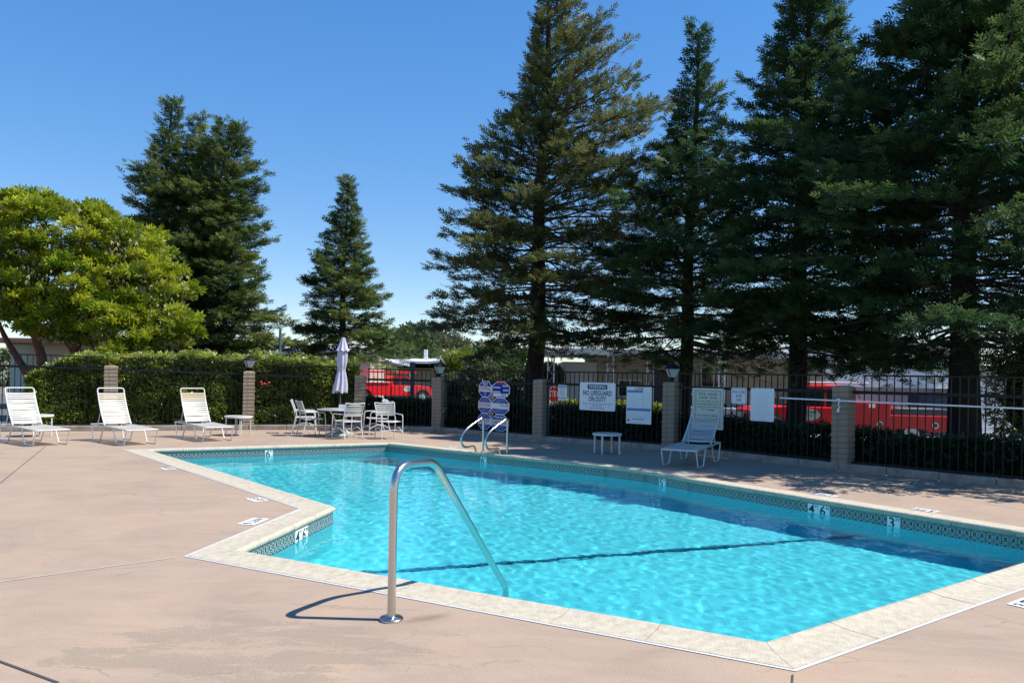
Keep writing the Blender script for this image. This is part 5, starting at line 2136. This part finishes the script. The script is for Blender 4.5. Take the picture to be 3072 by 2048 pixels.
window(t, gx(2412, Yh), 1.95, 1.0, 1.35, 0.0, TRIMW, curtain=True)
window(t, gx(1890, Yh), 1.6, 1.0, 0.7, 0.0, TRIMW)
for px in (1652, 1830, 1950, 2165):
    scroll_post(t, gx(px, Yh - 2.5), -2.5, 0.0, 2.95)

# white garage
Yg = 30.5
t = thing('garage', 'white sided garage with open lilac interior at right', 'garage', (0, Yg, -0.5), 0)
xa, xb = gx(2478, Yg), gx(2872, Yg)
zo = 1.96
oa, ob = gx(2510, Yg), gx(2850, Yg)
zo = atd(2700, 1163, Yg).z + 0.5
siding(t, xa, xb, zo, 3.5, 0.0, WALLWHITE, 0.42)
MB().box(((xa + xb) / 2, 0.12, (zo + 3.5) / 2), (xb - xa, 0.18, 3.5 - zo)).build('wall', WALLWHITE, t)
MB().box(((xa + oa) / 2, 0.1, zo / 2), (oa - xa, 0.2, zo)).build('wall', WALLWHITE, t)
MB().box(((xb + ob) / 2, 0.1, zo / 2), (xb - ob, 0.2, zo)).build('wall', WALLWHITE, t)
MB().box((ob + 0.03, 0.6, zo / 2), (0.06, 1.0, zo)).build('side_wall', TRIMW, t)
MB().box(((oa + ob) / 2, 1.1, zo / 2), (ob - oa, 0.1, zo)).build('back_wall', DOORL, t)
MB().box(((oa + ob) / 2, 0.65, zo + 0.03), (ob - oa, 0.9, 0.05)).build('ceiling', DKGREY, t)
MB().box(((xa + xb) / 2, 3.0, 3.58), (xb - xa + 0.6, 6.6, 0.14)).build('roof', ROOFW, t)
MB().box((xb - 0.05, 3.0, 1.7), (0.1, 5.6, 3.4)).build('wall', WALLWHITE, t)
MB().box((xa + 0.05, 3.0, 1.7), (0.1, 5.6, 3.4)).build('wall', WALLWHITE, t)
gl_ = MB()
gl_.lathe([(0.0, -0.09), (0.07, -0.06), (0.09, 0), (0.06, 0.06), (0.0, 0.08)], 12, c=(gx(2732, Yg), 0.6, zo - 0.12))
gl_.build('ceiling_bulb', SIGNW, t)
nv = thing('storage_bin', 'dark navy storage bin standing in the garage mouth', 'bin', (gx(2808, Yg - 1), Yg - 0.6, -0.5))
MB().box((0, 0, 0.78), (1.30, 0.9, 1.55)).build('body', NAVY, nv, bevel=0.03)
MB().box((0, 0, 1.59), (1.36, 0.96, 0.07)).build('lid', DKGREY, nv, bevel=0.02)

# far neighbour at right edge: pale wall seen past the big trunk
t = thing('pale_shed', 'narrow white shed wall seen just right of the large trunk', 'shed', (gx(2950, 27), 27, -0.5))
MB().box((0, 0, 1.3), (1.3, 1.5, 2.6)).build('wall', WALLWHITE, t)
siding(t, -0.65, 0.65, 0.2, 2.6, -0.78, WALLWHITE, 0.2)
MB().box((0, 0, 2.65), (1.6, 1.9, 0.1)).build('roof', ROOFW, t)

# cream house with low white roofs behind the truck
Yc = 66.0
t = thing('mobile_home', 'cream home with wide white low-pitched roofs behind the red utility truck', 'house', (0, Yc, -0.5), 0)
x0, x1, x2, x3 = gx(1100, Yc), gx(1235, Yc), gx(1270, Yc), gx(1560, Yc)
zz = lambda px, py, Y_=Yc: atd(px, py, Y_).z + 0.5
MB().box(((x2 + x3) / 2, 3, 1.3), (x3 - x2, 6, 2.6)).build('wall', WALLCREAM, t)
MB().box(((gx(1095, Yc) + gx(1130, Yc)) / 2, 1.2, 1.25), (gx(1130, Yc) - gx(1095, Yc), 1.6, 2.5)).build('shed_wall', WALLGREY, t)
MB().box(((x0 + x2) / 2, 0.6, 1.3), (x2 - x0 - 0.02, 0.3, 2.6)).build('back_wall', WALLCREAM, t)
slope_roof(t, 'carport_roof', [(1098, 1072), (1226, 1094)], [(1104, 1062), (1245, 1084)], -3.0, 4.0, Yc, 0.14)
q = MB()
q.prism([(gx(1110, Yc), zz(1110, 1078)), (gx(1222, Yc), zz(1222, 1098)), (gx(1222, Yc), zz(1222, 1101)), (gx(1112, Yc), zz(1112, 1098))], -2.7, -2.55)
q.build('gable_panel', WALLBEIGE, t)
slope_roof(t, 'roof', [(1186, 1080), (1282, 1084), (1392, 1073), (1470, 1092), (1562, 1114)], [(1196, 1069), (1282, 1070), (1392, 1064), (1480, 1083), (1575, 1106)], -2.2, 6.0, Yc, 0.2)
MB().box((gx(1276, Yc), 0, zz(1276, 1064)), (0.3, 0.3, 0.9)).build('chimney', TRIMW, t)
q = MB()
for k in range(12):
    xx = gx(1325, Yc) + (gx(1378, Yc) - gx(1325, Yc)) * k / 11
    q = MB()
    q.add([(xx, -1.1, zz(1350, 1110)), (xx + 0.13, -1.1, zz(1350, 1110)), (xx + 0.13, -0.05, zz(1350, 1104)), (xx, -0.05, zz(1350, 1104)),
           (xx, -1.1, zz(1350, 1112)), (xx + 0.13, -1.1, zz(1350, 1112))], [(0, 1, 2, 3), (4, 5, 1, 0)])
    q.build('awning_slat', ROOFW if k % 2 == 0 else WALLBEIGE, t)
window(t, gx(1352, Yc), 1.6, 1.3, 0.9, -0.02)
for px in (1110, 1240):
    MB().box((gx(px, Yc), -2.2, 1.1), (0.12, 0.12, 2.2)).build('carport_post', TRIMW, t)
lt_ = MB()
for k in range(9):
    for s in (-1, 1):
        xx = gx(1140, Yc) + 0.27 * k
        lt_.bar((xx, 5.2, 1.6), (xx + s * 0.9, 5.2, 2.6), 0.02, 0.04)
lt_.build('lattice', TRIMW, t, kind='stuff')

Yl = 55.0
t = thing('mobile_home', 'tan home with white low roof seen above the hedge beside the teal pole', 'house', (0, Yl, -0.5), 0)
zl = lambda py, px=900: atd(px, py, Yl).z + 0.5
slope_roof(t, 'roof', [(765, 1058), (880, 1051), (945, 1046), (1040, 1052), (1120, 1062)], [(775, 1048), (880, 1040), (945, 1034), (1040, 1042), (1125, 1052)], -1.0, 6.5, Yl, 0.2)
q = MB()
q.prism([(gx(790, Yl), 0), (gx(1110, Yl), 0), (gx(1110, Yl), zl(1062, 1100)), (gx(945, Yl), zl(1044, 945)), (gx(790, Yl), zl(1062, 790))], 0, 6)
q.build('wall', WALLBEIGE, t)
window(t, gx(925, Yl), zl(1070), 1.2, 0.5, -0.02)

Yq = 38.0
t = thing('mobile_home', 'pale green home with brown fascia seen through the red trunks at left', 'house', (0, Yq, -0.5), 0)
zq = lambda py, px=150: atd(px, py, Yq).z + 0.5
xa, xb = gx(30, Yq), gx(290, Yq)
MB().box(((xa + xb) / 2, 3, zq(1032) / 2), (xb - xa, 5.9, zq(1032))).build('wall', WALLGREEN, t)
siding(t, xa, gx(85, Yq), 0.3, zq(1034), 0.02, WALLGREEN, 0.2)
siding(t, gx(85, Yq) + 0.01, xb, 0.3, zq(1034), 0.02, WALLBEIGE, 0.3)
MB().box(((xa + xb) / 2, 2.6, zq(1026)), (xb - xa + 1, 8.5, 0.18)).build('fascia', TRIMBR, t)
MB().box(((xa + xb) / 2, 2.6, zq(1026) + 0.11), (xb - xa + 0.9, 8.4, 0.03)).build('roof', ROOFW, t)


# ------------------------------------------------------------------ vehicles
def wheel(t, x, y, r_=0.39, wd=0.26):
    wv = bpy.data.objects.new('wheel', None)
    C.objects.link(wv)
    wv.parent = t
    wv.location = (x, y, r_)
    q = MB()
    s = []
    k = 20
    for (rr_, yy) in ((r_ * 0.62, -wd / 2), (r_ * 0.95, -wd / 2), (r_, -wd * 0.35), (r_, wd * 0.35), (r_ * 0.95, wd / 2), (r_ * 0.62, wd / 2)):
        for j in range(k):
            a = 2 * math.pi * j / k
            s.append((rr_ * math.cos(a), yy, rr_ * math.sin(a)))
    fs = []
    for i in range(6):
        i2 = (i + 1) % 6
        for j in range(k):
            fs.append((i * k + j, i2 * k + j, i2 * k + (j + 1) % k, i * k + (j + 1) % k))
    q.add(s, fs)
    q.build('tyre', RUBBER, wv)
    q = MB()
    q.tube([(0, -wd * 0.42, 0), (0, wd * 0.42, 0)], r_ * 0.62, 20)
    q.tube([(0, -wd * 0.5, 0), (0, wd * 0.5, 0)], r_ * 0.18, 10)
    q.build('rim', RIMM, wv)


def arch_body(xs_, top, y0, y1, zb, wheels, r_):
    """side outline with round wheel openings along the bottom, extruded across the car"""
    pts = list(top)
    # bottom edge from right to left
    bot = []
    xr, xl = xs_
    for wx in sorted(wheels, reverse=True):
        bot.append((wx + r_, zb))
        for k in range(1, 8):
            a = math.pi * k / 8
            bot.append((wx + r_ * math.cos(a), zb + r_ * math.sin(a) * 0.95))
        bot.append((wx - r_, zb))
    return pts + [(xr, zb)] + bot + [(xl, zb)]


def utility_truck(label, loc, rz, rack=False, decal=True, flat_tail=False):
    """faces +x; origin under the middle"""
    t = thing('utility_truck', label, 'truck', loc, rz)
    hw = 0.98
    # cab and hood: front at x = 3.3
    top = [(0.25, 1.05), (0.25, 1.22), (0.30, 1.88), (0.42, 1.93), (1.35, 1.93), (1.55, 1.88), (2.08, 1.30), (2.15, 1.27), (3.12, 1.16), (3.30, 1.05), (3.36, 0.75), (3.36, 0.5)]
    # body lower with arch
    low = [(0.25, 1.22), (2.15, 1.22), (3.12, 1.14), (3.30, 1.03), (3.36, 0.75)]
    poly = [(0.25, 1.22), (2.12, 1.24), (3.10, 1.15), (3.28, 1.05), (3.36, 0.78), (3.36, 0.48)]
    wx = 2.62
    bot = [(wx + 0.50, 0.48)] + [(wx + 0.50 * math.cos(math.pi * k / 8), 0.48 + 0.46 * math.sin(math.pi * k / 8)) for k in range(1, 8)] + [(wx - 0.50, 0.48)] + [(0.25, 0.48)]
    MB().prism(poly + bot, -hw, hw).build('cab_body', REDP, t, bevel=0.03)
    MB().prism([(0.27, 1.20), (0.32, 1.88), (0.42, 1.93), (1.38, 1.93), (1.52, 1.89), (2.10, 1.22)], -hw + 0.10, hw - 0.10).build('cab_roof', REDP, t, bevel=0.04)
    for s in (-1, 1):
        y = s * (hw - 0.095)
        ya, yb = (y, y + s * 0.012) if s > 0 else (y + s * 0.012, y)
        MB().prism([(0.95, 1.24), (0.95, 1.80), (1.42, 1.80), (1.90, 1.27)], ya, yb).build('side_window', GLASSD, t)
        MB().prism([(0.42, 1.24), (0.42, 1.80), (0.86, 1.80), (0.86, 1.24)], ya, yb).build('side_window', GLASSD, t)
        ya2, yb2 = (s * (hw + 0.002), s * (hw + 0.010)) if s > 0 else (s * (hw + 0.010), s * (hw + 0.002))
        d_ = MB().prism([(0.92, 0.60), (0.92, 1.20), (1.95, 1.20), (2.02, 0.60)], ya2, yb2).build('door', REDP, t, bevel=0.006)
        MB().box((1.08, s * (hw + 0.02), 1.05), (0.13, 0.025, 0.035)).build('handle', DKGREY, d_)
        if decal:
            q = MB()
            k = 24
            pts = [(1.45 + 0.36 * math.cos(2 * math.pi * j / k), 0.98 + 0.19 * math.sin(2 * math.pi * j / k)) for j in range(k)]
            q.prism(pts, *( (s * (hw + 0.011), s * (hw + 0.013)) if s > 0 else (s * (hw + 0.013), s * (hw + 0.011))))
            q.build('door_emblem', SIGNC, d_)
            rot = (R(90), 0, 0) if s < 0 else (R(90), 0, R(180))
            text('FELDHAKE', INKG, d_, (1.45, s * (hw + 0.0145), 1.05), 0.13, width=0.50, rot=rot, bold=0.02)
            text('& SON', INKG, d_, (1.45, s * (hw + 0.0145), 0.94), 0.11, width=0.24, rot=rot, bold=0.02)
        MB().box((1.98, s * (hw + 0.16), 1.36), (0.10, 0.20, 0.26)).build('mirror', DKGREY, t, bevel=0.02)
        MB().box((3.28, s * 0.78, 0.88), (0.12, 0.30, 0.20)).build('headlight', CHROME, t, bevel=0.02)
        q = MB()
        for k in range(9):
            a0, a1 = math.pi * k / 9, math.pi * (k + 1) / 9
            for rr_ in (0.50,):
                q.box((wx + 0.52 * math.cos((a0 + a1) / 2), s * (hw + 0.015), 0.48 + 0.48 * math.sin((a0 + a1) / 2)), (0.06, 0.05, 0.20), m=Matrix.Rotation(-((a0 + a1) / 2), 3, 'Y'))
        q.build('fender_flare', DKGREY, t)
    MB().prism([(1.58, 1.86), (2.10, 1.26), (2.13, 1.27), (1.61, 1.87)], -hw + 0.18, hw - 0.18).build('windshield', GLASSD, t)
    MB().box((3.38, 0, 0.86), (0.05, 1.1, 0.30)).build('grille', CHROME, t, bevel=0.01)
    MB().box((3.42, 0, 0.52), (0.16, 1.92, 0.20)).build('front_bumper', CHROME, t, bevel=0.03)
    # utility body
    wx2 = -1.75
    poly = [(-3.30, 0.62), (-3.30, 1.02), (-1.10, 1.02), (-1.10, 1.42), (0.18, 1.42), (0.18, 0.48)] if flat_tail else [(-3.05, 0.55), (-3.05, 1.42), (0.18, 1.42), (0.18, 0.48)]
    ah = 0.12 if flat_tail else 0.46
    bot = [(wx2 + 0.52, 0.48)] + [(wx2 + 0.52 * math.cos(math.pi * k / 8), 0.48 + ah * math.sin(math.pi * k / 8)) for k in range(1, 8)] + [(wx2 - 0.52, 0.48)]
    MB().prism(poly + bot, -hw - 0.02, hw + 0.02).build('utility_body', REDP, t, bevel=0.02)
    for s in (-1, 1):
        y = s * (hw + 0.028)
        if flat_tail:
            MB().box((-0.48, y, 1.0), (1.16, 0.012, 0.74)).build('locker_door', REDP, t, bevel=0.004)
            for xx in (-0.75, -3.0 + 0.55):
                q = MB()
                q.tube([(xx, y - 0.01, 0.72), (xx, y + 0.02 * s, 0.72)], 0.10, 16)
                f_ = q.build('filler_ring', CHROME, t)
                MB().tube([(xx, y + 0.02 * s, 0.72), (xx, y + 0.026 * s, 0.72)], 0.07, 14).build('cap', DKGREY, f_)
            MB().box((-0.50, y, 1.30), (0.20, 0.03, 0.12)).build('latch', CHROME, t)
        else:
            for xx, w_ in ((-2.65, 0.7), (-0.9, 0.55), (-0.25, 0.55)):
                MB().box((xx, y, 1.0), (w_, 0.012, 0.72)).build('locker_door', REDP, t, bevel=0.004)
                MB().box((xx, y + s * 0.012, 1.05), (0.10, 0.02, 0.08)).build('latch', CHROME, t)
            MB().box((-1.45, y - s * 0.03, 1.435), (3.1, 0.25, 0.03)).build('locker_lid', TRIMW, t)
    if flat_tail:
        MB().box((-2.2, 0, 1.12), (2.1, 1.9, 0.20)).build('tool_tray', DKGREY, t)
        MB().box((-1.9, 0, 1.24), (1.0, 1.4, 0.05)).build('steel_lid', CHROME, t)
        for k in range(5):
            MB().box((-3.31, -0.8 + 0.4 * k, 1.11), (0.02, 0.16, 0.16)).build('rear_vent', CHROME, t)
        MB().box((-3.36, 0, 0.70), (0.14, 1.9, 0.22)).build('rear_bumper', REDP, t, bevel=0.03)
        MB().tube([(-0.1, 0.3, 1.42), (-0.1, 0.3, 1.62), (-0.35, 0.3, 1.66), (-0.38, 0.3, 1.50)], 0.03, 8).build('hose_reel', CHROME, t, smooth=True)
    else:
        MB().box((-3.15, 0, 0.55), (0.16, 1.9, 0.18)).build('rear_bumper', CHROME, t)
    if rack:
        q = MB()
        for s in (-1, 1):
            for xx in (-2.9, -0.2):
                q.box((xx, s * (hw - 0.05), 1.78), (0.07, 0.07, 0.72))
            q.box((-0.4, s * (hw - 0.05), 2.18), (5.2, 0.09, 0.13))
            q.box((1.9, s * (hw - 0.05), 2.10), (0.06, 0.06, 0.20))
        for xx in (-2.9, -0.2, 2.1):
            q.box((xx, 0, 2.17), (0.07, 1.8, 0.07))
        q.build('ladder_rack', REDP, t)
    else:
        q = MB()
        q.box((0.45, 0, 2.0), (1.9, 1.55, 0.07))
        q.build('roof_sheet', ROOFW, t, bevel=0.02)
    for x in (wx, wx2):
        for s in (-1, 1):
            wheel(t, x, s * (hw - 0.12), 0.41)
    return t


p1 = atd(1152, 1180, 56)
utility_truck('distant red utility truck with ladder rack facing right across the street', (p1.x, 56.0, -0.5), R(28), rack=True)
utility_truck('large red service truck facing left behind the right fence', (gx(2530, 25.5), 25.4, -0.5), R(176), rack=False, flat_tail=True)


def car(label, loc, rz, m):
    t = thing('parked_car', label, 'car', loc, rz)
    hw = 0.88
    poly = [(-2.2, 0.45), (-2.25, 0.85), (-2.1, 0.98), (-1.3, 1.0), (1.0, 0.98), (2.0, 0.86), (2.25, 0.70), (2.28, 0.35)]
    b = []
    for wx in (1.4, -1.35):
        b += [(wx + 0.37, 0.3)] + [(wx + 0.37 * math.cos(math.pi * k / 8), 0.3 + 0.37 * math.sin(math.pi * k / 8)) for k in range(1, 8)] + [(wx - 0.37, 0.3)]
    MB().prism([(x, z) for x, z in poly] + b, -hw, hw).build('body', m, t, bevel=0.05)
    MB().prism([(-1.75, 0.96), (-1.0, 1.42), (0.15, 1.44), (1.05, 0.96)], -hw + 0.12, hw - 0.12).build('cabin_glass', GLASSD, t, bevel=0.03)
    MB().prism([(-1.05, 1.40), (-0.95, 1.46), (0.1, 1.47), (0.2, 1.42)], -hw + 0.15, hw - 0.15).build('roof', m, t, bevel=0.02)
    for wx in (1.4, -1.35):
        for s in (-1, 1):
            wheel(t, wx, s * (hw - 0.1), 0.33, 0.2)
    for s in (-1, 1):
        MB().box((2.22, s * 0.62, 0.68), (0.10, 0.36, 0.15)).build('headlight', CHROME, t, bevel=0.02)
    return t


car('silver car parked under the carport beside the red service truck', (gx(2120, 30.0), 30.4, -0.5), R(-10), SILVER)

# stop sign
p = atd(1664, 1182, 27.5)
t = thing('stop_sign', 'red octagonal stop sign on a grey post across the street', 'stop sign', (p.x, 27.5, -0.5), R(8))
zc = p.z + 0.5
k8 = [(0.27 * math.cos(R(22.5 + 45 * k)) / math.cos(R(22.5)), 0.27 * math.sin(R(22.5 + 45 * k)) / math.cos(R(22.5))) for k in range(8)]
poly_sheet(t, [(a, zc + b) for a, b in k8], SIGNW, 'border', 0.0, 0.004)
poly_sheet(t, [(a * 0.93, zc + b * 0.93) for a, b in k8], SIGNR, 'face', -0.0045, 0.002)
text('STOP', SIGNW, t, (0, -0.0075, zc), 0.30, width=0.44, bold=0.02)
MB().box((0, 0.03, 0.9), (0.05, 0.05, 1.8)).build('post', POSTG, t)

# posts and poles behind the hedge
p = atd(1237, 1150, 24)
t = thing('wooden_post', 'square weathered post with a box on top behind the low hedge', 'post', (p.x, 24, -0.3))
ztop = atd(1237, 1086, 24).z + 0.3
MB().box((0, 0, ztop / 2), (0.125, 0.125, ztop)).build('shaft', POSTG, t, bevel=0.01)
MB().box((0, -0.01, ztop - 0.08), (0.15, 0.15, 0.16)).build('head_box', POSTG, t, bevel=0.01)
MB().tube([(-0.12, -0.05, 0.3), (-0.11, -0.05, 0.95), (-0.06, 0, 1.0)], 0.018, 8).build('conduit', TRIMW, t, smooth=True)
p = atd(838, 1060, 26)
o = MB().tube([(p.x, 26, -0.5), (p.x + 0.02, 26, atd(838, 985, 26).z)], 0.045, 8).build('thin_pole', TEALP, smooth=True)
tag(o, 'thin teal pole rising above the hedge left of the umbrella', 'pole')
p = atd(803, 1098, 21.2)
t = thing('path_light', 'small flat-topped path light just above the hedge, right of the sunlit pillar', 'lamp', (p.x, 21.2, 0))
MB().tube([(0, 0, 0), (0, 0, 1.72)], 0.03, 8).build('post', IRON, t, smooth=True)
MB().lathe([(0.05, 1.70), (0.14, 1.80), (0.15, 1.84), (0.05, 1.93), (0.01, 1.95)], 14).build('head', POSTG, t, smooth=True)

# a few fallen leaves on the deck by the kerb
rs = np.random.RandomState(77)
P = []
for k in range(70):
    i_ = rs.randint(2, 7)
    a, b = FL[i_], FL[i_ + 1]
    e_ = (b - a).normalized()
    p = a.lerp(b, rs.uniform()) - Vector((-e_.y, e_.x)) * (0.05 + rs.exponential(0.55))
    P.append((p.x, p.y, 0.007))
P = np.array(P)
D = rs.normal(0, 1, P.shape) * np.array([1, 1, 0.12])
Q = sprays(P, D, 0.055, rs, [(0, 0, 1, 0.16, 0.05)])
Q[:, 2] = np.clip(Q[:, 2], 0.005, 0.03)
fl_ = npmesh('fallen_leaves', Q, 4, TWIG, kind='stuff')
fl_['label'] = 'scattered fallen leaves on the deck along the kerb'
fl_['category'] = 'leaves'

# utility cable sagging from the redwood to the house
c0_, c1_, c2_ = atd(2215, 1103, 21), atd(2275, 1140, 24), atd(2345, 1155, 28)
o = MB().tube([tuple(c0_), tuple(c1_), tuple(c2_)], 0.012, 5).build('overhead_cable', IRON)
tag(o, 'thin dark cable slanting in front of the beige home', 'cable')

# ------------------------------------------------------------------ fit lettering to its measured width
NEWT, OLD = {}, []
bpy.context.view_layer.update()
for o in [q_ for q_ in C.objects if q_.type == 'FONT']:
    dg = bpy.context.evaluated_depsgraph_get()
    me_ = bpy.data.meshes.new_from_object(o.evaluated_get(dg))
    nm_ = o.name
    k_ = bpy.data.objects.new('lettering', me_)
    C.objects.link(k_)
    k_.parent = o.parent
    k_.location = o.location
    k_.rotation_euler = o.rotation_euler
    NEWT[nm_] = k_
    OLD.append(o)
TEXTS = [(NEWT[o.name], wd) for o, wd in TEXTS]
for o in OLD:
    bpy.data.objects.remove(o)
bpy.context.view_layer.update()
for o, wd in TEXTS:
    cur = o.dimensions.x
    if cur > 1e-6:
        o.scale.x = wd / cur
